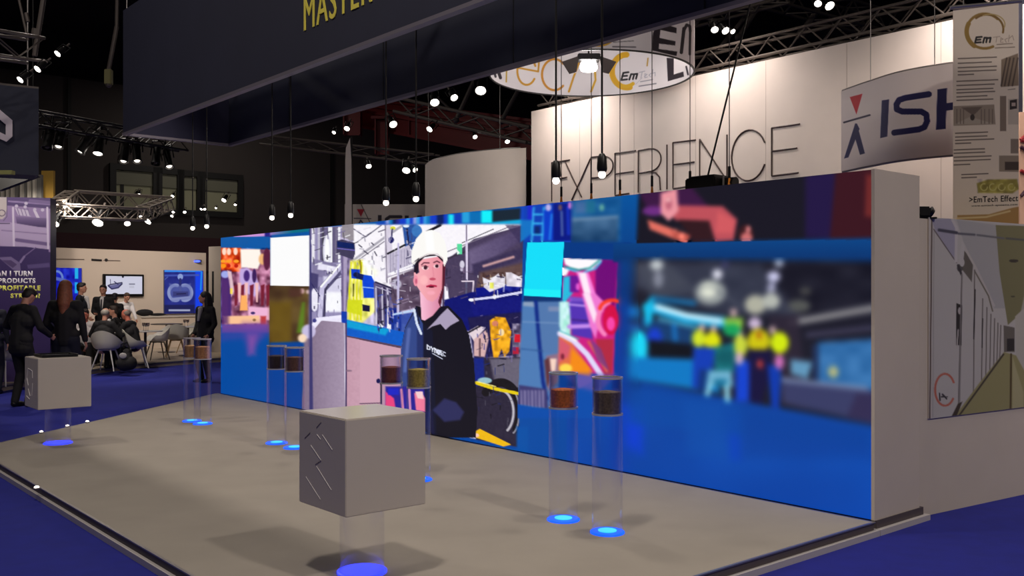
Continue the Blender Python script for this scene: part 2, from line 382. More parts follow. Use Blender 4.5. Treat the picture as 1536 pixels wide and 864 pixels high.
EL = [(62, 649, 'white edge light on the stage rim, left of the small plinth leg'), (101, 640, 'white edge light on the stage rim, under the small plinth'), (131, 633.5, 'white edge light on the stage rim, right of the small plinth leg'), (55, 733, 'white edge light set in the front left stage rim')]
for x, y, lb in EL:
    p = gp(x, y, .104); t = thing('edge_light', lb, 'light', p, group='edge lights of the stage')
    mb = MB(); mb.lathe([(0, .0), (.028, 0), (.028, .006), (.022, .01), (0, .01)], seg=16); mb.build('bezel', M_ALU, t)
    mb = MB(); mb.ball((0, 0, .012), (.02, .02, .012)); mb.build('lens', M_LAMPS, t)

# ================================================================= the giant screen wall
N0, W0, W1, ZB, ZT = 6.38, 3.525, 14.78, .1, 2.608
led = thing('led_screen_wall', 'giant video screen wall showing a worker in a white hard hat', 'screen', NW(6.7, 9.1, .1))
mb = MB(); mb.nwbox(N0 + .012, N0 + .62, W0 + .015, W1, ZB, ZT); wb(mb, 'wall_body', M_WHITE, led)
mb = MB(); mb.nwbox(N0 - .004, N0 + .655, W0 - .012, W0 + .014, ZB, ZT + .004); wb(mb, 'end_panel', M_WHITE, led)

mb = MB(); mb.nwbox(N0 + .012, N0 + .70, W0 - .02, W1, .042, ZB); wb(mb, 'base_riser', mat('stage_riser_dark', (84, 74, 76), .6), led)
mb = MB(); mb.nwbox(N0 + .0, N0 + .74, W0 - .055, W1, 0, .042); wb(mb, 'base_kick_strip', mat('stage_strip_grey', (196, 190, 190), .5), led)

def paint_screen(p):
    S = p.rect
    # blue ground
    p.poly([(320, 240), (1330, 240), (1330, 800), (320, 800)], hgrad(331, (2, 74, 158), 1310, (4, 60, 150)))
    p.rect(330, 250, 1330, 375, (6, 84, 160)); p.rect(840, 250, 1330, 400, (6, 62, 128), 20)
    p.poly([(900, 240), (960, 240), (960, 700), (900, 700)], vgrad(280, (6, 86, 160), 430, (5, 52, 122)), 16)
    p.rect(780, 610, 1330, 800, vgrad(640, (6, 70, 165), 790, (2, 66, 166)), 40)
    p.noise(780, 560, 1330, 800, 60, 60, 7, 3, (.3, .8, 1.2))
    p.poly([(915, 450), (940, 450), (945, 720), (915, 700)], (6, 60, 165), 18, .7)
    p.poly([(935, 610), (965, 610), (962, 680), (940, 670)], (8, 60, 215), 22, .9)
    p.poly([(1090, 620), (1110, 620), (1112, 690), (1095, 690)], (0, 60, 190), 14, .6)
    # thin strip at the very top of the left end
    p.poly([(350, 350), (404, 347), (404, 354), (350, 357)], (205, 150, 215), 3); p.rect(397, 346, 407, 357, (40, 30, 130), 3)
    p.poly([(405, 346), (464, 340), (464, 347), (405, 353)], hgrad(405, (150, 120, 190), 440, (10, 110, 130)), 3)
    # --- far left picture: glowing orange machinery
    p.at(320, 320, 4.8)
    p.poly([(52, 170), (410, 168), (410, 250), (52, 250)], (10, 88, 165))
    p.poly([(52, 248), (412, 262), (412, 820), (60, 800)], (150, 90, 120))
    p.rect(52, 248, 200, 420, (228, 78, 22), 14); p.noise(52, 248, 412, 820, 34, 44, 70, 5, (1.0, .8, .9)); p.noise(52, 248, 412, 820, 18, 22, 34, 6)
    for x in (78, 112, 160): p.ell(x, 275, 15, 26, (255, 220, 200), 12)
    for x in (70, 110, 165): p.ell(x, 345, 20, 12, (255, 160, 40), 10); p.ell(x, 378, 15, 14, (190, 30, 10), 8)
    p.ell(72, 378, 20, 16, (255, 150, 20), 10)
    p.poly([(195, 258), (335, 258), (350, 330), (320, 400), (200, 390)], (255, 246, 236), 18); p.ell(355, 330, 28, 40, (240, 180, 120), 20); p.ell(385, 330, 26, 80, (90, 30, 60), 16)
    p.rect(58, 410, 130, 760, (70, 36, 110), 22); p.ell(85, 440, 30, 26, (160, 170, 235), 16); p.poly([(100, 410), (130, 420), (150, 560), (130, 600)], (226, 190, 200), 12)
    p.poly([(190, 400), (240, 390), (300, 430), (340, 540), (300, 600), (190, 560)], (196, 170, 226), 20); p.ell(240, 450, 22, 40, (70, 40, 120), 14); p.ell(295, 450, 16, 50, (60, 30, 90), 12)
    for x in (150, 195, 262, 340, 380): p.poly([(x, 520), (x + 30, 510), (x + 22, 660), (x + 4, 670)], (120, 30, 50), 12)
    for x in (175, 225, 300): p.poly([(x, 500), (x + 26, 500), (x + 20, 640), (x + 8, 640)], (244, 190, 190), 12)
    p.poly([(200, 590), (240, 590), (250, 700), (190, 700)], (255, 176, 100), 14); p.rect(120, 540, 138, 580, (250, 220, 90), 8)
    p.poly([(250, 670), (412, 680), (412, 770), (250, 760)], (240, 180, 214), 20); p.poly([(70, 740), (330, 735), (340, 790), (90, 800)], (252, 196, 150), 18)
    p.ell(285, 718, 16, 10, (70, 50, 110), 8); p.ell(295, 768, 12, 10, (150, 110, 60), 8); p.rect(340, 740, 380, 810, (190, 60, 60), 20); p.rect(60, 480, 110, 800, (84, 44, 110), 40, .8)
    p.poly([(60, 800), (412, 800), (412, 860), (60, 860)], (112, 70, 150), 26); p.at()
    p.poly([(366, 486), (398, 486), (392, 505), (374, 530), (368, 505)], (120, 70, 160), 20, .9); p.poly([(331, 494), (407, 494), (405, 505), (331, 512)], (70, 66, 160), 14, .6)
    p.rect(373, 503, 383, 532, (130, 80, 165), 14, .7)
    # --- white sheet and dim olive picture
    p.at(320, 320, 4.8)
    p.poly([(405, 520), (695, 515), (700, 960), (405, 960)], vgrad(520, (84, 62, 34), 860, (110, 108, 14))); p.noise(405, 520, 695, 960, 60, 60, 22, 9, (1, 1, .4))
    p.rect(405, 640, 560, 960, (108, 84, 16), 50, .7); p.poly([(640, 640), (660, 640), (650, 860), (600, 860)], (90, 140, 30), 22, .8); p.ell(640, 560, 14, 20, (246, 200, 205), 8); p.ell(678, 565, 8, 16, (246, 210, 215), 8); p.rect(545, 545, 640, 600, (80, 48, 40), 18, .8)
    p.poly([(412, 176), (694, 158), (696, 525), (412, 520)], (252, 252, 252)); p.at()
    p.poly([(405, 514), (466, 512), (466, 620), (405, 618)], (4, 66, 150), 5)
    # --- the big picture: plant room and worker. z = coordinates of the enlarged view
    Z = (460, 320, 3.388); p.at(*Z)
    p.poly([(20, 70), (1118, 60), (1098, 1190), (60, 1000)], (200, 192, 222))
    p.poly([(200, 55), (1100, 55), (820, 180), (700, 230), (560, 300), (440, 400), (200, 420)], (250, 246, 252), 6)
    # left tanks and pipes
    p.poly([(18, 75), (235, 60), (240, 640), (8, 640)], (150, 142, 182), 4); p.poly([(60, 75), (165, 68), (160, 250), (60, 250)], (98, 90, 124), 6)
    for x, w_, c in ((34, 14, (235, 232, 240)), (62, 10, (190, 186, 205)), (84, 12, (70, 66, 84)), (120, 20, (246, 246, 250)), (150, 10, (120, 112, 140)), (166, 12, (240, 240, 248)), (188, 8, (60, 56, 70)), (222, 12, (180, 176, 190))):
        p.rect(x - w_ / 2, 70, x + w_ / 2, 250, c, 4)
    p.ell(104, 190, 22, 80, (226, 224, 240), 8); p.ell(104, 190, 12, 66, (255, 255, 255), 8)
    p.poly([(30, 230), (170, 262), (150, 330), (30, 320)], (130, 122, 160), 10); p.poly([(60, 252), (160, 275), (150, 300), (55, 285)], (232, 228, 246), 10)
    p.poly([(18, 300), (60, 310), (50, 500), (15, 500)], (70, 64, 110), 10); p.rect(85, 320, 180, 500, (216, 212, 236), 14); p.rect(95, 400, 175, 500, (250, 250, 255), 20); p.ell(40, 440, 22, 60, (236, 232, 248), 10)
    p.line([(190, 262), (80, 385), (74, 520)], 42, (84, 78, 116)); p.line([(180, 262), (78, 378), (68, 520)], 24, (200, 194, 226), 4); p.line([(168, 262), (74, 372)], 10, (255, 255, 255), 4)
    p.line([(90, 520), (92, 400), (110, 360)], 6, (50, 44, 70)); p.line([(20, 350), (66, 420)], 5, (40, 36, 90))
    p.poly([(174, 200), (236, 205), (212, 420), (196, 520), (178, 520)], (112, 98, 140), 4); p.poly([(186, 215), (208, 215), (198, 500), (188, 500)], (170, 156, 190), 6)
    p.poly([(178, 40), (238, 40), (240, 140), (180, 130)], (150, 142, 150), 6); p.poly([(170, 120), (210, 130), (232, 175), (165, 160)], (200, 190, 220), 8)
    p.poly([(152, 140), (180, 132), (244, 150), (246, 205), (236, 235), (152, 205)], (66, 60, 90), 4); p.poly([(154, 142), (240, 154), (244, 182), (156, 172)], (16, 34, 96), 4); p.line([(156, 178), (244, 188)], 5, (110, 100, 190))
    # ducts on the white ceiling
    p.line([(242, 235), (400, 120), (520, 40)], 12, (176, 172, 184), 6); p.line([(250, 246), (410, 132)], 5, (120, 114, 132), 3); p.line([(240, 80), (300, 120), (380, 60)], 5, (90, 86, 110), 4); p.line([(250, 150), (330, 95)], 4, (150, 146, 160), 3)
    for a_ in ((265, 160, 280, 172), (290, 190, 312, 206), (330, 150, 340, 160), (310, 110, 326, 100), (345, 195, 356, 215)): p.line([a_[:2], a_[2:]], 6, (80, 76, 96), 4)
    p.ell(300, 300, 60, 30, (255, 255, 236), 30)
    # yellow hoses and blue drums
    p.poly([(222, 240), (285, 235), (290, 330), (345, 380), (345, 500), (280, 560), (205, 540)], (236, 232, 120), 16); p.noise(205, 240, 345, 560, 16, 30, 55, 12, (.8, .7, .9))
    for x in (225, 245, 262, 280): p.line([(x, 250), (x - 8, 400), (x - 4, 540)], 7, (226, 226, 20), 3)
    p.poly([(208, 440), (285, 440), (280, 520), (205, 500)], (214, 220, 30), 10); p.line([(272, 240), (276, 300)], 8, (150, 130, 20), 3); p.line([(238, 360), (236, 420)], 7, (90, 90, 30), 3)
    p.poly([(225, 282), (270, 285), (272, 335), (228, 330)], (10, 60, 200), 6); p.poly([(280, 310), (330, 318), (345, 350), (345, 430), (290, 430)], (10, 70, 215), 6); p.ell(250, 312, 14, 12, (10, 20, 70), 5)
    p.poly([(255, 300), (290, 312), (285, 340), (250, 330)], (16, 30, 90), 5); p.line([(285, 375), (340, 380)], 5, (150, 190, 250), 3); p.poly([(282, 462), (322, 470), (320, 500), (284, 496)], (24, 20, 60), 4)
    p.poly([(340, 350), (470, 405), (480, 600), (350, 560)], (88, 78, 116), 6); p.noise(340, 350, 480, 600, 18, 30, 42, 14); p.rect(400, 480, 480, 600, (20, 44, 150), 14, .8)
    for x in (352, 384, 410): p.line([(x, 380), (x + 2, 560)], 8, (206, 200, 220), 3)
    p.line([(350, 350), (560, 430)], 10, (50, 44, 78), 3); p.line([(352, 372), (540, 445)], 5, (180, 174, 200), 3)
    for x in (370, 410, 448, 486): p.poly([(x, 560), (x + 18, 565), (x + 22, 605), (x - 6, 600)], (250, 250, 255), 4)
    # upper middle: blue drums, window wall, beams
    p.poly([(395, 60), (430, 58), (440, 300), (400, 345)], (216, 208, 226), 5); p.line([(400, 60), (408, 350)], 6, (140, 132, 150), 3); p.ell(438, 75, 14, 9, (220, 220, 60), 4); p.line([(436, 80), (428, 150)], 7, (60, 60, 110), 3); p.ell(430, 135, 14, 16, (30, 30, 100), 4)
    p.poly([(486, 60), (560, 56), (585, 85), (580, 160), (540, 200), (500, 170)], (44, 84, 160), 6); p.ell(560, 90, 26, 30, (60, 120, 190), 8); p.line([(510, 80), (520, 170)], 8, (30, 30, 70), 4); p.ell(505, 64, 16, 8, (230, 240, 250), 5)
    p.line([(540, 190), (600, 100), (680, 60)], 14, (24, 22, 34), 3)
    p.poly([(414, 210), (520, 160), (545, 210), (536, 270), (420, 310)], (196, 188, 210), 5)
    for x in range(426, 540, 14): p.line([(x, 205 - (x - 426) * .3), (x, 300 - (x - 426) * .25)], 3, (150, 142, 170), 3)
    p.line([(412, 205), (500, 160)], 10, (26, 24, 34)); p.line([(416, 310), (545, 258)], 9, (246, 244, 250), 3); p.line([(410, 325), (545, 280)], 4, (150, 140, 160), 3)
    p.poly([(430, 330), (550, 280), (590, 470), (470, 500), (430, 440)], (96, 78, 100), 10); p.noise(430, 300, 590, 500, 26, 26, 24, 15); p.ell(455, 360, 26, 26, (190, 184, 205), 10); p.ell(462, 355, 9, 14, (40, 30, 60), 5)
    p.line([(466, 155), (464, 600)], 11, (198, 190, 226), 3)
    p.poly([(690, 200), (720, 230), (850, 130), (1110, 60), (1100, 560), (800, 560), (690, 480)], (74, 62, 92), 6)
    p.poly([(820, 190), (1000, 110), (1110, 70), (1108, 130), (830, 300)], hgrad(640, (140, 124, 160), 790, (74, 62, 100)), 30); p.poly([(840, 260), (1106, 170), (1104, 230), (850, 320)], (60, 50, 84), 20)
    p.poly([(1010, 60), (1118, 60), (1112, 200), (1060, 120)], (62, 52, 90), 10, .8)
    p.line([(900, 268), (1050, 222)], 12, (206, 160, 160), 14); p.poly([(880, 300), (1104, 250), (1100, 400), (860, 400)], (104, 76, 66), 24, .8)
    p.line([(690, 205), (1050, 60)], 5, (120, 110, 130), 3); p.line([(790, 150), (950, 80)], 4, (40, 36, 50), 3); p.line([(710, 232), (820, 190)], 9, (60, 50, 70), 6); p.poly([(640, 90), (700, 170), (690, 190), (655, 130)], (196, 196, 206), 10)
    p.rect(764, 155, 790, 208, (90, 220, 160), 5); p.poly([(765, 185), (764, 212), (778, 200)], (240, 252, 246), 4)
    p.ell(790, 260, 12, 20, (214, 208, 226), 6); p.ell(788, 285, 8, 10, (190, 180, 205), 5)
    p.line([(812, 60), (814, 340)], 10, (226, 214, 240), 3); p.line([(812, 60), (812, 140)], 5, (60, 56, 70), 2); p.line([(812, 340), (810, 560)], 9, (90, 90, 120), 4); p.line([(790, 345), (848, 345), (842, 440)], 7, (226, 210, 226), 3)
    p.poly([(700, 370), (716, 375), (722, 430), (740, 450), (700, 450)], (250, 246, 255), 5); p.ell(715, 468, 14, 12, (245, 245, 255), 5)
    # white drums and the blue hoist
    p.poly([(840, 400), (1100, 375), (1098, 580), (820, 600), (700, 500), (700, 440)], (14, 20, 110), 8); p.poly([(860, 380), (1100, 350), (1100, 385), (860, 425)], (10, 20, 130), 8)
    p.poly([(895, 325), (930, 340), (975, 305), (985, 330), (1010, 320), (1008, 370), (930, 400), (900, 375)], (226, 220, 232), 6); p.rect(930, 352, 950, 382, (224, 224, 90), 5); p.poly([(1012, 300), (1040, 300), (1095, 330), (1095, 375), (1015, 370)], (226, 218, 230), 6); p.noise(895, 300, 1095, 400, 20, 20, 30, 16)
    p.line([(830, 440), (960, 425), (1096, 400)], 12, (214, 214, 246), 3); p.ell(838, 440, 14, 8, (250, 250, 255), 4); p.ell(955, 424, 10, 12, (240, 240, 255), 4); p.line([(440, 515), (560, 490)], 10, (190, 214, 246), 3); p.poly([(430, 520), (560, 500), (520, 620), (430, 600)], (20, 50, 150), 10, .8)
    p.poly([(830, 455), (1100, 425), (1098, 500), (850, 520)], (18, 22, 120), 12); p.poly([(820, 530), (1098, 500), (1090, 720), (850, 740)], (30, 26, 74), 14)
    p.poly([(820, 600), (870, 572), (910, 580), (850, 650)], (232, 214, 222), 6); p.line([(822, 606), (880, 574)], 9, (30, 24, 40), 3); p.poly([(850, 640), (915, 590), (925, 640), (905, 730), (850, 725)], (216, 176, 176), 10); p.line([(880, 640), (880, 725)], 10, (110, 80, 90), 5)
    p.poly([(930, 545), (960, 525), (1010, 530), (1040, 600), (1030, 700), (1005, 730), (990, 690), (972, 735), (950, 735), (935, 640)], (232, 162, 26), 8); p.noise(930, 530, 1040, 735, 16, 18, 42, 17, (1, .8, .3)); p.ell(990, 605, 14, 18, (250, 220, 160), 6); p.ell(958, 560, 16, 14, (214, 130, 100), 6)
    p.rect(1045, 560, 1096, 780, (110, 100, 130), 8); p.noise(1045, 560, 1096, 780, 14, 20, 60, 18); p.rect(1056, 615, 1084, 655, (214, 24, 44), 5); p.rect(1048, 680, 1078, 715, (180, 30, 60), 5)
    # lower right machinery
    p.poly([(845, 735), (1094, 730), (1085, 1190), (860, 1150)], (44, 38, 58), 8); p.poly([(850, 735), (900, 735), (905, 870), (850, 880)], (20, 36, 130), 14); p.poly([(930, 740), (1090, 735), (1088, 900), (960, 880)], (104, 98, 116), 20)
    p.arc(985, 1010, 100, 150, -2.4, .6, 44, (24, 20, 26), 6); p.arc(985, 1010, 66, 110, -1.6, 1.0, 12, (190, 186, 196), 6); p.arc(1040, 1010, 40, 110, -1.2, 1.3, 8, (150, 146, 160), 5)
    p.ell(905, 850, 36, 16, (150, 190, 200), 8)
    p.line([(862, 862), (950, 890), (1076, 916)], 16, (232, 204, 20), 3); p.line([(866, 855), (960, 880)], 5, (250, 236, 130), 3)
    p.poly([(855, 1110), (880, 1095), (1040, 1175), (1000, 1185), (860, 1140)], (240, 186, 20), 4); p.ell(862, 1128, 14, 10, (250, 200, 180), 4)
    # left cabinet: white frame, pink door, blue lid
    p.poly([(0, 600), (50, 530), (200, 515), (210, 1010), (-20, 1000)], (236, 230, 250), 4); p.poly([(-14, 655), (75, 545), (190, 555), (196, 1010), (-24, 1000)], hgrad(456, (128, 110, 134), 518, (166, 148, 172)), 3)
    p.line([(0, 600), (60, 540), (195, 522)], 16, (240, 236, 255), 5); p.ell(10, 600, 36, 36, (200, 190, 226), 10); p.ell(-22, 635, 22, 22, (250, 220, 190), 6); p.ell(40, 545, 10, 10, (60, 60, 130), 5)
    p.poly([(200, 540), (500, 605), (480, 680), (205, 630)], (12, 92, 200), 4); p.poly([(203, 542), (420, 590), (400, 620), (205, 580)], (10, 160, 216), 16)
    p.poly([(175, 498), (205, 500), (205, 560), (178, 555)], (20, 60, 170), 4)
    p.poly([(204, 622), (480, 680), (476, 1010), (204, 1010)], hgrad(522, (196, 152, 170), 600, (214, 172, 190)), 3); p.line([(206, 625), (480, 678)], 7, (90, 66, 84), 3); p.line([(199, 560), (201, 1010)], 9, (74, 60, 100), 2); p.line([(206, 1005), (330, 1000)], 5, (80, 60, 80)); p.ell(215, 800, 16, 5, (140, 110, 130), 5)
    rr = random.Random(3)
    for (x0, y0, x1, y1, n_, pal) in ((20, 70, 235, 250, 26, ((40, 36, 56), (250, 250, 255), (120, 110, 150))), (20, 260, 180, 500, 26, ((44, 38, 70), (250, 250, 255), (150, 140, 180))), (245, 60, 400, 300, 26, ((60, 56, 80), (150, 146, 165), (220, 216, 230))),
        (350, 380, 480, 600, 44, ((30, 26, 60), (214, 206, 236), (60, 80, 190), (20, 20, 40))), (420, 60, 540, 340, 26, ((60, 56, 90), (240, 236, 250), (140, 134, 160))), (420, 330, 560, 500, 26, ((50, 40, 66), (160, 140, 170), (220, 210, 226))), (700, 240, 860, 460, 20, ((46, 38, 60), (120, 100, 130), (90, 76, 104))),
        (870, 310, 1096, 420, 22, ((40, 34, 70), (250, 250, 255), (180, 150, 120))), (850, 520, 1096, 740, 34, ((20, 20, 50), (120, 110, 150), (60, 60, 140))), (860, 740, 1085, 1100, 24, ((16, 14, 22), (80, 76, 92), (30, 40, 110)))):
        for _ in range(n_):
            x = rr.uniform(x0, x1); y = rr.uniform(y0, y1); L = rr.uniform(8, 34); an = rr.choice((1.5, 1.6, 1.45, -.35, -.3, .15)); p.line([(x, y), (x + L * math.cos(an), y + L * math.sin(an))], rr.uniform(2.5, 7), rr.choice(pal), 3, .75)
    p.noise(0, 60, 1110, 1190, 9, 9, 4, 61)
    # --- worker
    p.poly([(556, 470), (600, 480), (720, 470), (790, 540), (826, 620), (850, 760), (868, 1000), (860, 1140), (640, 1140), (470, 1000), (475, 720), (500, 580)], (20, 18, 30), 3)
    p.poly([(500, 585), (552, 490), (590, 560), (600, 800), (590, 1000), (475, 1000), (478, 700)], (52, 72, 136), 6); p.poly([(560, 590), (620, 600), (600, 1020), (560, 1020)], (34, 44, 96), 12, .8)
    p.line([(520, 590), (500, 800)], 18, (84, 104, 170), 14); p.poly([(594, 560), (640, 600), (660, 1130), (590, 1000)], (20, 22, 44), 12)
    p.line([(546, 490), (560, 560), (582, 612)], 12, (214, 226, 246), 3); p.line([(556, 480), (572, 560)], 8, (26, 30, 60), 3)
    p.poly([(612, 590), (660, 540), (712, 478), (776, 545), (730, 570), (706, 592), (680, 562), (640, 574)], (170, 158, 186), 3)
    p.poly([(612, 580), (690, 470), (720, 478), (650, 545)], (20, 16, 34), 4)
    p.poly([(640, 1000), (700, 940), (760, 960), (800, 1010), (780, 1050), (700, 1060)], (56, 58, 116), 18, .7); p.poly([(600, 1010), (640, 1000), (650, 1130), (590, 1080)], (26, 26, 60), 10)
    # neck, face, helmet
    p.poly([(575, 400), (680, 400), (682, 470), (640, 520), (600, 545), (584, 540)], hgrad(632, (250, 190, 214), 662, (214, 130, 160)), 4)
    p.poly([(545, 240), (700, 215), (702, 300), (690, 380), (664, 430), (640, 450), (612, 440), (580, 400), (560, 370), (546, 330)], hgrad(625, (250, 178, 186), 668, (232, 140, 156)), 4)
    p.poly([(690, 260), (706, 250), (700, 370), (680, 480), (668, 450), (688, 380)], (90, 26, 44), 4)
    p.poly([(540, 240), (566, 225), (572, 300), (558, 310), (545, 290)], (36, 34, 60), 4); p.ell(554, 342, 12, 28, (244, 150, 170), 4); p.ell(556, 345, 5, 14, (200, 90, 120), 4)
    p.poly([(545, 300), (560, 230), (640, 205), (690, 225), (695, 250), (660, 215), (600, 222), (572, 250), (562, 300)], (32, 20, 34), 3)
    p.line([(584, 262), (596, 251), (622, 252)], 6, (96, 44, 62), 5); p.line([(646, 250), (662, 243), (676, 250)], 6, (96, 44, 62), 5)
    p.ell(602, 277, 18, 11, (250, 214, 216), 4); p.ell(604, 276, 10, 10, (64, 28, 44), 4); p.ell(660, 269, 15, 10, (250, 210, 214), 4); p.ell(662, 268, 9, 9, (56, 24, 40), 4); p.line([(586, 270), (604, 264), (618, 272)], 3, (110, 50, 66), 3)
    p.line([(640, 275), (646, 318), (636, 332)], 5, (228, 140, 156), 5); p.ell(640, 334, 16, 7, (196, 80, 104), 6); p.line([(612, 372), (630, 366), (658, 370)], 9, (180, 30, 70), 4); p.ell(634, 374, 16, 4, (84, 10, 30), 3); p.ell(632, 404, 20, 10, (250, 170, 186), 12); p.ell(596, 340, 20, 24, (255, 186, 190), 16)
    p.poly([(532, 250), (534, 190), (556, 130), (590, 92), (636, 84), (676, 100), (702, 140), (716, 200), (714, 240), (698, 275), (692, 226), (662, 202), (610, 206), (566, 232), (546, 262)], (252, 250, 246), 3)
    p.line([(540, 255), (566, 232), (612, 208), (664, 206), (692, 230)], 6, (224, 214, 214), 3); p.line([(550, 244), (570, 228)], 4, (30, 24, 34), 3); p.poly([(600, 96), (640, 90), (650, 190), (610, 195)], (255, 255, 255), 16)
    # badge lettering
    def word(s, x, y, w_, h_, sx, sy, wt, c):
        G = {'D': [[(0,0),(0,1),(.7,.8),(.8,.3),(0,0)]], 'Y': [[(0,0),(.4,.5),(.8,0)],[(.4,.5),(.4,1)]], 'N': [[(0,1),(0,0),(.8,1),(.8,0)]], 'A': [[(0,1),(.4,0),(.8,1)]], 'M': [[(0,1),(0,0),(.4,.6),(.8,0),(.8,1)]], 'E': [[(.8,0),(0,0),(0,1),(.8,1)],[(0,.5),(.6,.5)]], 'T': [[(0,0),(.8,0)],[(.4,0),(.4,1)]], 'C': [[(.8,.1),(.3,0),(0,.5),(.3,1),(.8,.9)]]}
        for i, ch in enumerate(s):
            for st_ in G[ch]: p.line([(x + (i + a) * w_ , y + b * h_ + (i + a) * sy) for a, b in st_], wt, c, 2)
    word('DYNA', 612, 668, 20, 22, 0, 9, 5, (236, 240, 255)); word('MEC', 660, 690, 16, 20, 0, 6, 4, (226, 230, 250)); p.line([(640, 712), (690, 740)], 4, (214, 220, 245), 2)
    # blurred red and blue bits low behind the glasses
    p.at(540, 460, 3.93)
    p.poly([(0, 190), (240, 240), (240, 600), (0, 600)], (206, 162, 180), 3); p.line([(0, 192), (238, 242)], 6, (80, 60, 84), 2); p.line([(0, 572), (120, 568)], 6, (90, 66, 90), 2)
    p.rect(150, 470, 380, 640, (44, 34, 150), 14); p.poly([(150, 500), (200, 540), (210, 600), (150, 590)], (240, 70, 130), 12); p.line([(244, 490), (252, 600)], 14, (240, 150, 190), 6); p.line([(290, 490), (296, 620)], 14, (240, 160, 200), 6)
    p.poly([(320, 510), (360, 500), (384, 540), (384, 620), (330, 610)], (250, 130, 160), 10); p.poly([(325, 500), (370, 500), (375, 545), (340, 540)], (255, 214, 214), 8); p.line([(112, 430), (124, 460), (126, 570)], 9, (24, 14, 44), 3); p.ell(108, 438, 12, 14, (20, 20, 80), 3)
    p.rect(165, 480, 230, 520, (30, 40, 200), 12)
    p.at()
    p.line([(632, 652), (700, 664), (775, 676)], 3, (10, 90, 170), 2)
    # cover right of the big picture
    p.poly([(786, 300), (850, 300), (850, 700), (777, 700)], (4, 74, 160), 2); p.poly([(466, 336), (470, 640), (464, 640), (464, 336)], (60, 56, 110), 2)
    # --- mosaic strip above the big picture
    p.at(500, 180, 5.0833)
    p.poly([(330, 780), (720, 735), (1500, 660), (1510, 780), (1000, 790), (330, 800)], (20, 70, 180), 3)
    for i in range(20):
        x = 400 + i * 26; c = random.choice([(20, 60, 200), (10, 120, 190), (150, 160, 220), (10, 30, 90), (60, 160, 230), (40, 40, 140)])
        p.rect(x, 735 - i * 3.2, x + 26, 792, c, 8)
    p.rect(880, 720, 918, 795, (30, 230, 245), 8); p.rect(920, 715, 985, 790, (20, 60, 180), 8); p.rect(980, 700, 1040, 785, (40, 160, 220), 8); p.rect(1040, 700, 1130, 785, (10, 110, 180), 8)
    p.rect(1128, 690, 1210, 785, (20, 240, 250), 6); p.poly([(1212, 690), (1430, 672), (1425, 765), (1212, 780)], (26, 40, 54), 6); p.poly([(1210, 778), (1440, 758), (1440, 790), (1210, 792)], (20, 170, 220), 6)
    # --- ladder strip / grey-blue picture, top
    p.at(760, 280, 4.8)
    p.poly([(100, 130), (470, 90), (470, 400), (130, 400)], (16, 64, 180), 4); p.rect(100, 140, 125, 240, (20, 70, 190), 6); p.rect(150, 130, 190, 240, (30, 40, 200), 8)
    p.poly([(100, 240), (190, 240), (190, 330), (100, 400)], (20, 120, 200), 16, .9)
    for x in (180, 255): p.line([(x + 14, 150), (x, 400)], 12, (60, 190, 245), 4)
    for y in (200, 265, 345): p.line([(190, y), (262, y)], 12, (60, 190, 245), 4)
    p.rect(200, 285, 240, 340, (10, 40, 110), 6); p.rect(265, 170, 335, 385, (10, 60, 200), 8); p.line([(325, 200), (310, 380)], 12, (40, 140, 240), 8); p.ell(300, 150, 20, 26, (190, 180, 235), 8)
    p.rect(335, 120, 470, 390, (8, 24, 130), 8); p.line([(395, 180), (400, 350)], 14, (90, 110, 170), 10); p.line([(440, 150), (445, 340)], 20, (20, 50, 190), 10); p.ell(455, 135, 12, 26, (220, 120, 210), 6); p.ell(385, 150, 14, 22, (110, 80, 90), 8)
    p.poly([(466, 95), (825, 55), (820, 400), (462, 400)], (24, 90, 150), 4); p.poly([(466, 220), (808, 205), (800, 395), (462, 398)], vgrad(325, (70, 110, 150), 362, (20, 58, 100)), 8); p.noise(466, 90, 820, 395, 60, 40, 16, 21)
    p.rect(490, 105, 590, 190, (80, 110, 160), 20, .7); p.rect(570, 100, 640, 190, (30, 110, 140), 20, .8); p.ell(685, 150, 14, 26, (120, 190, 160), 8); p.line([(480, 240), (800, 215)], 12, (120, 150, 180), 10)
    p.poly([(130, 398), (416, 400), (395, 520), (416, 510), (900, 540), (900, 400)], (5, 56, 130), 4)
    # cyan block and slate picture
    p.poly([(148, 402), (414, 398), (388, 798), (124, 785)], (20, 222, 250), 3); p.poly([(125, 735), (390, 745), (388, 798), (124, 785)], (30, 240, 250), 12)
    p.poly([(124, 786), (390, 800), (390, 840), (120, 840)], (14, 50, 110), 8); p.at(760, 440, 4.8)
    p.poly([(112, 60), (390, 60), (370, 840), (80, 800)], (78, 124, 182), 4); p.poly([(120, 60), (215, 60), (215, 100), (115, 90)], (140, 160, 190), 8); p.rect(300, 95, 380, 130, (210, 190, 200), 8); p.rect(225, 60, 390, 430, (84, 118, 170), 8, .7)
    p.line([(210, 60), (232, 330), (262, 640), (290, 760)], 26, (12, 40, 130), 6); p.line([(112, 205), (380, 215)], 7, (130, 160, 200), 4); p.line([(105, 400), (260, 415)], 7, (40, 80, 140), 4)
    p.poly([(90, 660), (290, 690), (300, 830), (80, 800)], (60, 56, 110), 14)
    for x in range(105, 280, 26): p.line([(x, 700), (x + 2, 820)], 8, (190, 180, 215), 6)
    p.poly([(285, 450), (380, 430), (370, 640), (300, 700), (280, 600)], (150, 110, 130), 20, .9); p.poly([(270, 480), (310, 460), (320, 620), (290, 680)], (96, 52, 60), 8); p.poly([(310, 470), (360, 470), (350, 560), (320, 560)], (250, 214, 196), 8)
    p.poly([(80, 800), (320, 840), (640, 600), (760, 590), (760, 900), (80, 900)], (4, 76, 170), 5)
    p.poly([(500, 590), (640, 600), (610, 640), (515, 690)], (90, 90, 170), 14)
    # --- magenta picture
    p.at(760, 280, 4.8)
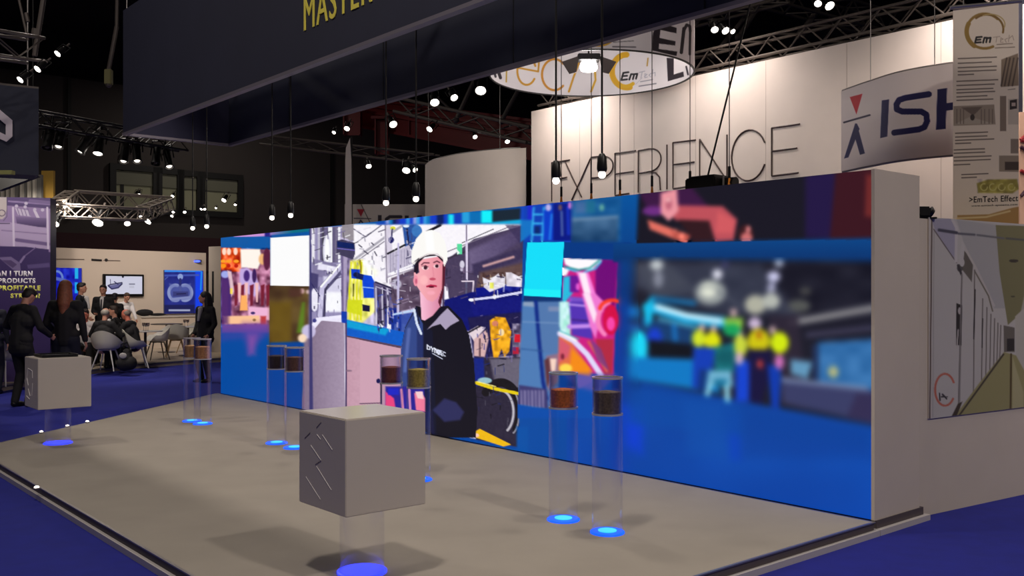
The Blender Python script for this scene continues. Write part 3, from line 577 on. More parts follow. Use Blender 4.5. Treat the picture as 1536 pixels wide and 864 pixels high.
    p.poly([(410, 515), (800, 530), (770, 1355), (380, 1330)], (206, 30, 130), 3)
    p.poly([(640, 525), (800, 530), (775, 900), (640, 860)], (112, 6, 120), 16); p.poly([(410, 515), (690, 525), (610, 600), (500, 600), (420, 560)], (255, 250, 255), 5); p.line([(415, 575), (520, 600), (600, 585), (668, 530)], 12, (40, 150, 150), 4); p.line([(430, 590), (540, 622), (640, 590), (680, 540)], 12, (70, 200, 240), 6)
    p.poly([(400, 580), (450, 600), (430, 640), (400, 640)], (250, 250, 255), 6); p.poly([(410, 650), (470, 640), (480, 760), (400, 860)], (40, 190, 225), 10); p.rect(455, 640, 520, 760, (110, 20, 150), 10); p.ell(512, 720, 14, 26, (230, 90, 210), 8)
    p.poly([(500, 610), (590, 620), (670, 860), (700, 900), (600, 900)], (250, 130, 220), 8); p.poly([(520, 620), (570, 620), (640, 900), (590, 900)], (255, 236, 250), 8); p.rect(380, 830, 440, 1010, (190, 246, 236), 14); p.poly([(450, 790), (560, 800), (560, 950), (460, 940)], (120, 80, 200), 12); p.at(760, 440, 4.8)
    p.rect(385, 60, 460, 300, (196, 244, 240), 12); p.noise(400, 40, 470, 300, 20, 26, 40, 22, (1, .3, .8)); p.poly([(450, 60), (590, 60), (620, 330), (470, 300)], (84, 50, 180), 12); p.line([(450, 80), (560, 90)], 14, (190, 150, 240), 8); p.line([(450, 240), (590, 235)], 30, (196, 140, 236), 10); p.line([(470, 190), (600, 200)], 10, (60, 30, 120), 6)
    p.poly([(540, 0), (640, 0), (700, 60), (640, 330), (600, 240)], (240, 120, 210), 12); p.poly([(550, 0), (600, 0), (650, 150), (630, 220)], (255, 226, 246), 8)
    p.arc(770, 190, 110, 130, 2.2, 4.4, 34, (250, 130, 190), 8); p.ell(750, 190, 56, 110, (214, 10, 70), 14); p.ell(750, 220, 30, 50, (250, 70, 170), 14); p.arc(760, 120, 90, 70, 3.3, 5.2, 26, (250, 60, 40), 8)
    p.poly([(640, 330), (770, 330), (760, 600), (700, 590)], (180, 40, 66), 14); p.line([(590, 350), (720, 560)], 20, (210, 90, 90), 8); p.poly([(600, 320), (680, 400), (740, 560), (650, 480)], (120, 60, 130), 10, .8)
    p.poly([(376, 300), (440, 320), (620, 560), (600, 600), (372, 560)], (228, 110, 70), 8); p.poly([(380, 320), (460, 380), (440, 460), (372, 500)], (216, 90, 110), 18); p.poly([(470, 400), (600, 540), (590, 590), (450, 560)], (246, 140, 20), 16); p.ell(425, 540, 46, 34, (255, 220, 80), 18); p.ell(402, 455, 12, 22, (120, 30, 50), 8)
    p.line([(384, 290), (480, 340), (580, 440), (680, 590)], 40, (226, 216, 250), 6); p.line([(384, 280), (500, 340)], 16, (250, 250, 250), 6); p.line([(380, 270), (520, 330)], 8, (70, 180, 190), 4); p.at()
    p.poly([(846, 560), (925, 562), (900, 590), (862, 580)], (96, 84, 170), 12, .8)
    # --- top right dark picture
    p.at(920, 240, 2.743)
    p.poly([(105, 136), (1120, 20), (1120, 335), (95, 345)], (24, 22, 34), 5); p.poly([(790, 60), (920, 45), (920, 330), (790, 320)], (34, 22, 66), 30); p.poly([(915, 40), (1120, 20), (1120, 330), (890, 335)], (58, 20, 30), 20); p.poly([(1040, 60), (1080, 60), (1080, 240), (1035, 230)], (110, 40, 40), 24)
    p.poly([(105, 135), (320, 110), (400, 200), (150, 220)], (60, 24, 66), 24); p.ell(165, 210, 45, 20, (110, 46, 130), 18)
    p.poly([(190, 185), (450, 190), (510, 245), (495, 330), (420, 335), (395, 260), (260, 250)], (190, 80, 90), 14); p.poly([(430, 210), (500, 250), (490, 300), (420, 300)], (210, 90, 96), 14)
    p.poly([(195, 135), (262, 120), (268, 210), (228, 252), (195, 220)], (236, 150, 160), 8); p.ell(228, 180, 14, 26, (190, 100, 120), 10); p.ell(226, 165, 8, 8, (255, 200, 200), 6)
    p.poly([(140, 245), (250, 285), (320, 310), (300, 345), (150, 285)], (226, 110, 96), 8); p.noise(240, 280, 320, 345, 14, 14, 60, 31, (1, .7, .6)); p.poly([(265, 245), (395, 250), (410, 335), (330, 335), (300, 290)], (50, 24, 30), 10)
    p.ell(545, 305, 32, 40, (60, 26, 30), 8); p.ell(548, 320, 24, 22, (206, 110, 110), 10); p.ell(555, 285, 10, 14, (220, 130, 130), 6)
    p.poly([(0, 345), (1120, 320), (1120, 415), (0, 420)], vgrad(362, (8, 66, 130), 388, (6, 52, 112)), 8)
    # --- right picture: blurred factory with crew in yellow
    p.poly([(88, 405), (1120, 418), (1080, 1100), (68, 900), (60, 860)], (26, 26, 40), 16); p.poly([(88, 420), (600, 420), (760, 640), (420, 640), (90, 520)], (52, 56, 74), 50); p.noise(90, 410, 1080, 660, 80, 50, 9, 33)
    p.poly([(90, 430), (200, 400), (330, 520), (160, 560)], (72, 76, 90), 40, .7)
    for a_ in ((178, 432, 26, 22, (190, 196, 200)), (185, 490, 20, 34, (130, 134, 150)), (428, 470, 20, 20, (226, 226, 240)), (400, 545, 64, 52, (150, 156, 156)), (392, 535, 34, 30, (226, 230, 214)), (585, 595, 44, 40, (176, 176, 160)), (650, 580, 36, 34, (180, 184, 176)), (660, 480, 26, 22, (206, 206, 240)), (682, 425, 18, 14, (176, 184, 206)), (650, 525, 16, 16, (206, 206, 240)), (765, 600, 46, 26, (84, 86, 84)), (460, 430, 14, 14, (60, 60, 100)), (790, 540, 24, 16, (70, 70, 70))):
        p.ell(*a_[:5], 26)
    p.line([(180, 560), (400, 520), (520, 600)], 6, (90, 96, 110), 14, .7); p.line([(600, 480), (760, 640)], 5, (60, 60, 76), 12, .6); p.line([(730, 668), (1075, 606)], 24, (134, 132, 136), 20); p.line([(720, 680), (1075, 620)], 8, (176, 172, 170), 12, .6); p.line([(800, 720), (1075, 690)], 14, (84, 80, 110), 20, .9); p.poly([(640, 640), (760, 640), (800, 1030), (680, 1000)], (44, 36, 52), 30, .9)
    p.poly([(100, 640), (340, 700), (330, 860), (120, 850)], (20, 60, 110), 20)
    p.line([(172, 610), (300, 650), (450, 668)], 44, (20, 170, 230), 20); p.line([(180, 605), (300, 640), (440, 662)], 22, (214, 244, 255), 12); p.line([(160, 570), (330, 590)], 20, (20, 110, 170), 22); p.line([(185, 655), (340, 690)], 10, (90, 200, 240), 12)
    p.poly([(120, 600), (165, 560), (160, 660), (135, 690)], (20, 190, 235), 14); p.ell(85, 625, 20, 26, (20, 130, 220), 16); p.ell(85, 690, 20, 20, (30, 90, 180), 16)
    p.ell(105, 765, 34, 62, (20, 220, 246), 18); p.rect(74, 740, 136, 820, (24, 214, 246), 14); p.ell(170, 730, 30, 40, (20, 60, 200), 20); p.poly([(145, 740), (330, 760), (325, 820), (150, 815)], (12, 16, 26), 16); p.line([(250, 680), (255, 740)], 16, (20, 120, 200), 12)
    p.poly([(60, 810), (330, 820), (420, 870), (440, 960), (60, 900)], (8, 120, 196), 24)
    # right side: steel blue container
    p.poly([(840, 750), (1076, 735), (1074, 960), (840, 930)], (50, 110, 170), 20); p.noise(840, 740, 1076, 960, 50, 40, 14, 34); p.poly([(730, 820), (820, 830), (800, 900), (730, 880)], (96, 150, 186), 16); p.rect(820, 760, 845, 930, (30, 50, 90), 10); p.ell(905, 872, 22, 24, (170, 176, 130), 12)
    p.poly([(690, 890), (1076, 950), (1076, 1085), (700, 1000)], (56, 60, 100), 22); p.line([(700, 905), (1040, 940)], 16, (120, 136, 170), 16); p.poly([(1000, 960), (1075, 960), (1072, 1085), (960, 1060)], (50, 44, 80), 20)
    # crew (lower part continues below)
    for a_, b_ in (((365, 690), (350, 735)), ((412, 695), (405, 745)), ((495, 628), (495, 665)), ((580, 668), (600, 735)), ((655, 700), (680, 750)), ((520, 720), (525, 770))):
        p.ell(a_[0], a_[1], 15, 17, (190, 160, 160), 8)
    p.ell(582, 672, 28, 24, (200, 180, 210), 12)
    p.ell(352, 735, 28, 36, (210, 226, 40), 12); p.ell(408, 745, 34, 38, (222, 226, 10), 12); p.poly([(455, 650), (535, 650), (530, 700), (460, 710)], (140, 196, 70), 14); p.ell(487, 700, 36, 26, (20, 160, 90), 14); p.ell(522, 765, 30, 44, (200, 214, 60), 12); p.ell(598, 745, 46, 50, (206, 196, 10), 12); p.ell(684, 752, 38, 44, (210, 232, 10), 12); p.ell(600, 720, 12, 14, (170, 90, 20), 8)
    p.at(920, 480, 2.7)
    p.poly([(325, 110), (415, 110), (405, 190), (370, 210), (355, 270), (320, 280)], (14, 60, 180), 10); p.poly([(350, 200), (390, 200), (375, 290), (340, 285)], (10, 50, 120), 10)
    p.poly([(410, 110), (490, 90), (490, 210), (410, 210)], (20, 110, 120), 16); p.ell(455, 150, 40, 30, (10, 90, 100), 14); p.poly([(385, 205), (480, 205), (485, 270), (375, 270)], (110, 176, 206), 14); p.rect(410, 240, 460, 270, (20, 110, 150), 10); p.line([(390, 270), (380, 300)], 20, (140, 206, 226), 12); p.line([(460, 270), (462, 325)], 22, (140, 206, 226), 12)
    p.poly([(495, 160), (555, 165), (550, 330), (495, 330)], (16, 66, 205), 14); p.ell(510, 155, 18, 26, (200, 170, 190), 12); p.poly([(550, 120), (640, 120), (640, 200), (600, 340), (555, 330)], (20, 16, 60), 12); p.ell(595, 178, 14, 20, (150, 40, 50), 12); p.ell(590, 180, 6, 10, (210, 90, 80), 6)
    p.poly([(625, 180), (680, 190), (672, 360), (640, 355)], (8, 56, 170), 10); p.ell(672, 170, 20, 30, (200, 110, 180), 14)
    p.poly([(60, 270), (480, 340), (1050, 430), (1050, 520), (60, 420)], (4, 72, 164), 34, .85)
    p.poly([(520, 350), (780, 380), (1050, 440), (1050, 560), (520, 560)], (4, 60, 150), 70, .6); p.poly([(280, 320), (440, 340), (460, 560), (300, 540)], (10, 78, 170), 60, .6)
    p.at(); p.rect(775, 640, 792, 690, (4, 80, 165), 6)
    p.blur(938, 385, 1312, 800, 3, 2); p.blur(952, 250, 1312, 360, 2, 2); p.blur(928, 388, 958, 800, 4, 2); p.blur(856, 288, 936, 365, 2, 2)
    p.blur(406, 432, 465, 520, 1, 2); p.blur(846, 388, 928, 600, 1, 2); p.blur(530, 300, 786, 338, 1, 2); p.blur(786, 300, 856, 361, 1, 2); p.blur(780, 450, 846, 640, 1, 2)
def screen_cols():
    xs = np.linspace(331.3, 1309.5, 800); a = (xs - 768) / F; w = (.762 * N0 - a * .647 * N0) / (.762 * a + .647)
    # X = aY with X = .762N-.647w, Y = .647N+.762w
    return [(NW(N0, q).x, NW(N0, q).y) for q in w]
picture('screen', screen_cols(), ZB + .004, ZT, 360, paint_screen, printed('led_pixels', emis=1.0, rough=.5), led)
# ================================================================= hanging navy header (a square ring of fabric fascias)
HN, HF, HW0, HW1, HZ0, HZ1 = 4.64, 6.27, 3.4, 14.15, 4.03, 5.80
hd = thing('hanging_header', 'huge dark navy hanging header banner over the stage with yellow lettering', 'banner', NW(5.45, 8, HZ0))
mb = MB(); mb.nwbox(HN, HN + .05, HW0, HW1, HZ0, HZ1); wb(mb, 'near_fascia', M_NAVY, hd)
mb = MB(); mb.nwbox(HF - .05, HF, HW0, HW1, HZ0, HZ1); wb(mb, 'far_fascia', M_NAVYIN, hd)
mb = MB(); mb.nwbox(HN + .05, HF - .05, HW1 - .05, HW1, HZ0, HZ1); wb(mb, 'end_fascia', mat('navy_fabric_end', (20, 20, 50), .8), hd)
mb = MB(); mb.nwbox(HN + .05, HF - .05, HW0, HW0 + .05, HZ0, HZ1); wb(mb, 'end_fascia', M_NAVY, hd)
M_TRIM = mat('grey_banner_trim', (118, 112, 122), .5)
for a in ((HN - .012, HN + .062, HW0, HW1), (HF - .062, HF + .012, HW0, HW1), (HN + .05, HF - .05, HW1 - .062, HW1 + .012)):
    mb = MB(); mb.nwbox(*a, HZ0 - .035, HZ0); wb(mb, 'bottom_trim', M_TRIM, hd)
for w_ in (4.9, 7.3, 9.7, 12.1):
    mb = MB(); mb.nwbox(HF - .058, HF - .05, w_ - .006, w_ + .006, HZ0, HZ1); wb(mb, 'seam', mat('seam_dark', (12, 13, 22), .8), hd)
hp0, hp1 = NW(HN, HW1), NW(HN, HW0)
text_on('MASTER', hp0, hp1, (457, 47), (559, 6), 50, mat('yellow_letters', (255, 240, 96), .8), hd, off=.003, th=.008, bold=.0, space=1.12)
for n_, w_ in ((HN + .02, HW1 - .1), (HN + .02, 9), (HN + .02, 4), (HF - .02, HW1 - .1), (HF - .02, 9), (HF - .02, 4)): mb = MB(); mb.tube(NW(n_, w_, HZ1), NW(n_, w_, 11.2), .008); wb(mb, 'suspension_wire', M_ALU, hd)
# unseen rail inside the header for the added stage spots and pendant cables
for n_ in (4.73, 5.35): mb = MB(); mb.nwbox(n_ - .03, n_ + .03, 3.5, HW1 - .1, 5.70, 5.76); wb(mb, 'lighting_rail', M_BLACKT, hd)
for w_ in (3.7, 7.5, 13.5): mb = MB(); mb.nwbox(HN + .05, HF - .05, w_ - .03, w_ + .03, 5.64, 5.70); wb(mb, 'cross_bar', M_BLACKT, hd)
for w_ in (4.2, 7.2, 10.2, 12.9):
    mb = MB(); c = NW(5.35, w_, 5.62); mb.tube(c + Vector((0, 0, .08)), c + Vector((0, 0, -.02)), .05, .07, 12); wb(mb, 'fill_spot_head', M_BLACK, hd)  # made-up housings for the added stage spots

# ================================================================= pendant lamps over the jars
PED = [(845, 780), (911, 799), (587, 707), (628, 720), (415, 665), (442, 672), (288, 632), (304, 636)]
PNAME = ['left of the nearest pair', 'right of the nearest pair', 'left of the pair behind the big cube', 'right of the pair behind the big cube',
         'left of the pair before the olive picture', 'right of the pair before the olive picture', 'left of the farthest pair', 'right of the farthest pair']
LAMPX = [834, 903, 579, 624, 408, 436, 289, 310]
lamp = None
for i, (x, y) in enumerate(PED):
    g = gp(x, y, .1); a = (LAMPX[i] - 768) / F; w_ = (.762 * 4.73 - a * .647 * 4.73) / (.762 * a + .647); p = NW(4.73, w_, 2.56)
    lb = \
        ['black pendant bulb lamp in front of the thin letter E', 'black pendant bulb lamp in front of the thin letter P, rightmost', 'small pendant bulb lamp, left of the two above the hard hat', 'small pendant bulb lamp, right of the two above the hard hat',
         'small pendant bulb lamp, left of the two above the white sheet', 'small pendant bulb lamp, right of the two above the white sheet', 'small pendant bulb lamp, leftmost, above the farthest jars', 'small pendant bulb lamp, second from the left'][i]
    if lamp is None:
        lamp = thing('pendant_lamp', lb, 'lamp', p, group='pendant lamps over the jars')
        mb = MB(); mb.tube((0, 0, .12), (0, 0, 3.14), .0075, seg=6); mb.build('cable', M_BLACK, lamp)
        mb = MB(); mb.lathe([(0, .13), (.018, .125), (.032, .10), (.036, .02), (.030, .0), (0, .0)], seg=20); mb.build('socket', M_BLACK, lamp, smooth=True)
        mb = MB(); mb.lathe([(0, .002), (.018, 0), (.024, -.01), (.026, -.022), (.021, -.036), (.010, -.043), (0, -.045)], seg=20); mb.build('bulb', M_LAMPS, lamp, smooth=True)
    else: dup(lamp, p, 0, lb)

# ================================================================= pedestals with sample jars
M_TUBE = glassy('clear_acrylic', (253, 253, 254), .32); M_JAR = glassy('jar_glass', (244, 245, 248), .7)
M_BLUEL = mat('blue_floor_glow', (14, 84, 245), .4, emis=1.3); M_CYANL = mat('cyan_floor_glow', (60, 190, 250), .4, emis=1.2)
M_RING = mat('jar_rim', (190, 188, 196), .25, .3)
fills = [mat('orange_brown_grain', (221, 119, 59), .9, noise=.35, scale=60), mat('dark_brown_grain', (119, 101, 85), .9, noise=.35, scale=60), mat('dark_red_grain', (143, 80, 75), .9, noise=.3, scale=60),
         mat('olive_grain', (195, 171, 85), .9, noise=.35, scale=60), mat('black_grain', (78, 62, 62), .9, noise=.3, scale=60), mat('deep_brown_grain', (119, 83, 72), .9, noise=.3, scale=60), mat('tan_grain', (221, 169, 114), .9, noise=.3, scale=60), mat('umber_grain', (195, 137, 93), .9, noise=.3, scale=60)]
FN = ['orange-brown', 'dark brown', 'dark red-brown', 'olive brown', 'black', 'blackish brown', 'tan brown', 'umber brown']
R = .105
for i, (x, y) in enumerate(PED):
    p = gp(x, y, .1)
    t = thing('sample_pedestal', 'clear tube pedestal, %s grain jar, %s' % (FN[i], PNAME[i]), 'pedestal', p, group='clear jar pedestals along the screen')
    mb = MB(); mb.lathe([(R, .012), (R, 1.06), (R - .004, 1.06), (R - .004, .012)], seg=40, closed=True); mb.build('tube', M_TUBE, t, smooth=True)
    mb = MB(); mb.lathe([(0, 0), (R + .012, 0), (R + .012, .010), (R + .004, .014), (0, .014)], seg=40); mb.build('light_disc', M_BLUEL, t)
    mb = MB(); mb.lathe([(0, .0145), (R * .6, .0145), (R * .6, .019), (0, .02)], seg=32); mb.build('light_core', M_CYANL, t)
    j = MB(); j.lathe([(0, .80), (R - .006, .80), (R - .006, 1.05), (R - .012, 1.05), (R - .012, .812), (0, .812)], seg=40); j = j.build('jar', M_JAR, t, smooth=True)
    for z, nm in ((1.045, 'jar_rim'), (.80, 'jar_base_ring')):
        mb = MB(); mb.lathe([(R - .013, z), (R + .001, z), (R + .001, z + .012), (R - .013, z + .012)], seg=40, closed=True); mb.build(nm, M_RING, j)
    mb = MB(); h = [.935, .955, .95, .96, .945, .95, .955, .955][i]; mb.lathe([(0, .814), (R - .014, .814), (R - .014, h), (R * .4, h + .008), (0, h + .006)], seg=36); mb.build('filling', fills[i], j, smooth=True)

# ================================================================= cube plinths
def plinth(C, a, z0, label, marks, tubeR=.13):
    t = thing('cube_plinth', label, 'plinth', (C[0], C[1], .1))
    o = Vector((C[0], C[1], 0)); nc = o.dot(U); wc = o.dot(W)
    mb = MB(); mb.nwbox(nc - a / 2, nc + a / 2, wc - a / 2, wc + a / 2, z0, z0 + a); wb(mb, 'cube_body', M_PLINTH, t, bevel=.004)
    mb = MB(); mb.nwbox(nc - a / 2 + .01, nc + a / 2 - .01, wc - a / 2 + .01, wc + a / 2 - .01, z0 + a, z0 + a + .004); wb(mb, 'top_panel', mat('plinth_top', (222, 212, 200), .25), t)
    mb = MB(); mb.lathe([(tubeR, .014), (tubeR, z0 - .1), (tubeR - .005, z0 - .1), (tubeR - .005, .014)], seg=48, closed=True); mb.build('tube', M_TUBE, t, smooth=True)
    mb = MB(); mb.lathe([(0, 0), (tubeR + .015, 0), (tubeR + .015, .01), (tubeR + .006, .014), (0, .014)], seg=40); mb.build('light_disc', mat('violet_floor_glow', (44, 56, 255), .4, emis=1.8), t)
    # engraved strokes on the face that looks along -n
    f0, f1 = NW(nc - a / 2, wc + a / 2), NW(nc - a / 2, wc - a / 2)
    for nm, mm, L, wd_ in marks:
        for q in L:
            s0, z_0 = ray_plane(q[0], q[1], f0, f1); s1, z_1 = ray_plane(q[2], q[3], f0, f1); d = (f1 - f0).normalized()
            A1 = f0 + d * s0; B1 = f0 + d * s1; mb = MB(); mb.tube((A1.x, A1.y, z_0), (B1.x, B1.y, z_1), wd_, seg=6); wb(mb, nm, mm, t)
    return t
z8 = lambda a: tuple((400 if i % 2 == 0 else 570) + v / 2.94 for i, v in enumerate(a))
M_MK1 = mat('groove_light', (255, 250, 245), .4); M_MK2 = mat('groove_dark', (128, 118, 110), .6)
bc = pt(543, 500, 5.56)
plinth(bc, .53, .505 - .0, 'large white cube plinth in the foreground with engraved slanted strokes',
       [('light_groove', M_MK1, [z8(q) for q in ((222, 240, 238, 262), (246, 242, 290, 308), (195, 288, 240, 354), (220, 380, 286, 486), (173, 426, 237, 526))], .0022),
        ('dark_groove', M_MK2, [z8(q) for q in ((240, 186, 220, 210), (192, 232, 168, 256), (240, 355, 215, 372))], .0022)])
sc_ = gp(87, 665, .1)
zl = lambda a: tuple((0 if i % 2 == 0 else 450) + v / 3.757 for i, v in enumerate(a))
t = plinth((sc_.x, sc_.y), .53, .505, 'small white cube plinth with a dark tray on top at the left stage edge',
       [('light_groove', M_MK1, [zl(q) for q in ((158, 385, 182, 400), (182, 400, 184, 440), (158, 385, 152, 440), (152, 440, 160, 480), (184, 470, 180, 540), (160, 500, 170, 540), (150, 540, 168, 560))], .004)])
o = Vector((sc_.x, sc_.y, 0)); nc = o.dot(U); wc = o.dot(W)
tr = thing('display_tray', 'flat black tray lying on top of the small white plinth', 'tray', (sc_.x, sc_.y, 1.04))
mb = MB(); mb.nwbox(nc - .2, nc + .16, wc - .17, wc + .17, 1.042, 1.055); wb(mb, 'tray_base', M_BLACK, tr, bevel=.004)
mb = MB()
for a_ in ((nc - .2, nc + .16, wc - .17, wc - .16), (nc - .2, nc + .16, wc + .16, wc + .17), (nc - .2, nc - .19, wc - .16, wc + .16), (nc + .15, nc + .16, wc - .16, wc + .16)): mb.nwbox(*a_, 1.055, 1.07)
wb(mb, 'rim', M_BLACK, tr)

# ================================================================= tall white wall with EXPERIENCE
EN = 11.0; e0, e1 = None, None
ew0 = 1.2; a = (797 - 768) / F; EW1 = (.762 * EN - a * .647 * EN) / (.762 * a + .647); e0, e1 = NW(EN, EW1), NW(EN, ew0)
ew = thing('tall_white_wall', 'tall white stand wall behind the screen reading EXPERIENCE in thin letters', 'wall', NW(EN, 7, 0))
mb = MB(); mb.nwbox(EN, EN + .12, ew0, EW1, 0, 4.875); wb(mb, 'wall_panel', M_FABRICW, ew)
mb = MB()
for k in range(1, 9): w_ = EW1 - k * 1.2; mb.nwbox(EN - .002, EN, w_ - .002, w_ + .002, 0, 4.87)
wb(mb, 'panel_seams', mat('seam_beige', (170, 155, 145), .7), ew)
def arcp(cx, cy, rx, ry, a0, a1, n=14, sl=-.13): return [(cx + rx * math.cos(a0 + (a1 - a0) * i / n), cy + ry * math.sin(a0 + (a1 - a0) * i / n) + sl * rx * math.cos(a0 + (a1 - a0) * i / n)) for i in range(n + 1)]
LET = {'letter_e': [[(855, 240), (828, 244), (828, 302)], [(828, 270), (851, 266)]],
       'letter_x': [[(848, 242), (873, 296)], [(886, 238), (858, 300)]],
       'letter_p': [[(887, 236), (887, 300)], [(887, 236), (903, 234)] + arcp(905, 250, 15, 15.5, -PI / 2, PI / 2) + [(887, 267)]],
       'letter_e.001': [[(954, 226), (923, 230), (923, 293), (944, 290)], [(923, 261), (951, 257)]],
       'letter_r': [[(958, 289), (958, 226), (974, 223)] + arcp(976, 240, 16, 17, -PI / 2, PI / 2) + [(958, 260)], [(974, 257), (984, 259), (990, 266), (991, 285)]],
       'letter_i': [[(1001, 217), (1001, 284)]],
       'letter_e.002': [[(1044, 210), (1010, 214), (1010, 283), (1036, 279)], [(1010, 247), (1042, 243)]],
       'letter_n': [[(1050, 276), (1050, 209), (1091, 271), (1091, 202)]],
       'letter_c': [arcp(1124, 233, 26, 38, -.45, -PI - 2.7, 24, -.13)],
       'letter_e.003': [[(1200, 186), (1158, 192), (1158, 264), (1198, 259)], [(1158, 227), (1196, 222)]]}
M_LET = mat('thin_brown_letter', (66, 48, 44), .5)
for nm, strokes in LET.items():
    mb = MB(); d = (e1 - e0).normalized()
    for st_ in strokes:
        P = []
        for x, y in st_: s_, z_ = ray_plane(x, y, e0, e1); q = e0 + d * s_ - U * .008; P.append(Vector((q.x, q.y, z_)))
        mb.path(P, .011, 6)
    wb(mb, nm.split('.')[0], M_LET, ew)

# ================================================================= trusses
def truss(name, label, a, b, w=.25, r=.022, m=M_TRUSS, bay=None, tri=False, cat='truss', group=None, parent=None):
    a = Vector(a); b = Vector(b); d = (b - a); L = d.length; d.normalize(); t = parent or thing(name, label, cat, a, group=group); o0 = a - Vector(t.location)
    side = d.cross(Vector((0, 0, 1))); side = side.normalized() if side.length > .01 else Vector((1, 0, 0)); up = side.cross(d).normalized()
    offs = [side * (w / 2) + up * (w / 2), side * (-w / 2) + up * (w / 2), side * (-w / 2) - up * (w / 2), side * (w / 2) - up * (w / 2)]
    if tri: offs = [side * (w / 2) + up * (w / 2), side * (-w / 2) + up * (w / 2), -up * (w / 2)]
    for o_ in offs: mb = MB(); mb.tube(o_, d * L + o_, r, seg=8); mb.build('chord', m, t).location = o0
    n = max(2, int(L / (bay or w))); mb = MB()
    for i in range(n):
        for k in range(len(offs)):
            p, q = offs[k], offs[(k + 1) % len(offs)]
            if (i + k) % 2: p, q = q, p
            mb.tube(p + d * (L * i / n), q + d * (L * (i + 1) / n), r * .5, seg=5)
    mb.build('lacing', m, t).location = o0; return t
truss('wall_top_truss', 'long grey lattice truss running along the top of the tall white wall', NW(EN + .2, 1.0, 5.10), NW(EN + .2, EW1 - .1, 5.10), .26, .022, mat('dull_truss', (92, 84, 78), .5, .3))
truss('ceiling_truss', 'grey lattice truss rising behind the top of the round sign', pt(1035, 24, 17), pt(1175, -14, 15.5), .32, .03, mat('dull_truss', (92, 84, 78), .5, .3))
truss('ceiling_truss', 'grey lattice truss in the top right corner crossing down towards the white wall', pt(1150, -12, 16), pt(1330, 38, 19), .4, .03, mat('dull_truss', (92, 84, 78), .5, .3))
M_STRUT = mat('grey_strut', (88, 80, 76), .5, .2)
for lb, q, r in (('slanted grey roof strut just right of the hanging lamp cluster', ((1148, -6), (1108, 56), 18), .05), ('slanted grey strut above the white wall right of the middle', ((1232, 6), (1202, 50), 17), .055),
              ('slanted grey roof strut crossing left of the round sign', ((716, 110), (684, 180), 26), .06), ('slanted grey roof strut just below the round sign rim', ((776, 138), (752, 182), 26), .06), ('thin slanted roof strut between two bright lamps', ((656, 146), (678, 166), 26), .035),
              ('short slanted strut left of the bright cluster over the white wall', ((1083, 68), (1070, 84), 17), .04)):
    a_ = pt(*q[0], q[2]); b_ = pt(*q[1], q[2]); dd = (a_ - b_).normalized(); a_ = a_ + dd * max(0, (11.2 - a_.z) / max(dd.z, .2))
    t = thing('roof_strut', lb, 'strut', b_); mb = MB(); mb.tube((0, 0, 0), a_ - b_, r, seg=8); mb.build('strut_tube', M_STRUT, t); mb = MB(); mb.ball((0, 0, 0), r * 1.5); mb.build('end_joint', M_STRUT, t)
# middle distance lattice girders, red gallery steel
truss('roof_girder', 'grey roof girder sloping right behind the bright lamps in mid picture', pt(600, 158, 24), pt(800, 204, 21), .34, .04, M_STRUT, bay=.7)
truss('roof_girder', 'thin grey lighting truss low behind the pointed white pole', pt(395, 210, 28), pt(655, 240, 25), .26, .03, M_STRUT, bay=.9)
for i, (q, h, lb) in enumerate(((((520, 174), (800, 226)), .25, 'lower dark red steel gallery beam behind the lamps'), (((540, 164), (800, 206)), .16, 'middle dark red steel gallery beam behind the lamps'), (((560, 158), (800, 190)), .16, 'upper dark red steel gallery beam behind the lamps'))):
    a_, b_ = pt(*q[0], 30), pt(*q[1], 27); t = thing('gallery_beam', lb, 'beam', a_, group='red steel gallery beams'); v = b_ - a_
    mb = MB(); d = Vector((v.x, v.y, 0)).normalized(); s_ = Vector((-d.y, d.x, 0)) * .12
    for zz, ww in ((h, 1), (-h, 1), (0, .25)):
        k = .04 if zz else h; P = [Vector((0, 0, zz)) - s_ * ww, v + Vector((0, 0, zz)) - s_ * ww, v + Vector((0, 0, zz)) + s_ * ww, Vector((0, 0, zz)) + s_ * ww]
        mb.add([p + Vector((0, 0, e)) for e in (-k, k) for p in P], [(0, 3, 2, 1), (4, 5, 6, 7), (0, 1, 5, 4), (1, 2, 6, 5), (2, 3, 7, 6), (3, 0, 4, 7)])
    mb.build('i_section', M_RED, t)
for lb, x, y0, y1, w_ in (('thick dark red steel column beside the pointed pole', 529, 160, 203, .26), ('dark red steel column right of the pointed pole', 573, 180, 232, .2), ('thin dark red column under the gallery beams', 620, 168, 205, .14)):
    a_ = pt(x, y1, 29); b_ = pt(x, y0, 29); t = thing('gallery_column', lb, 'column', a_, group='red steel gallery columns'); h = b_.z - a_.z
    mb = MB(); mb.box((-w_, -.02, 0), (w_, .02, h)); mb.box((-w_, -.2, 0), (-w_ + .04, .2, h)); mb.box((w_ - .04, -.2, 0), (w_, .2, h)); mb.build('h_section', M_RED, t)
    mb = MB(); mb.box((-w_ - .1, -.25, h), (w_ + .1, .25, h + .08)); mb.build('head_plate', M_RED, t)
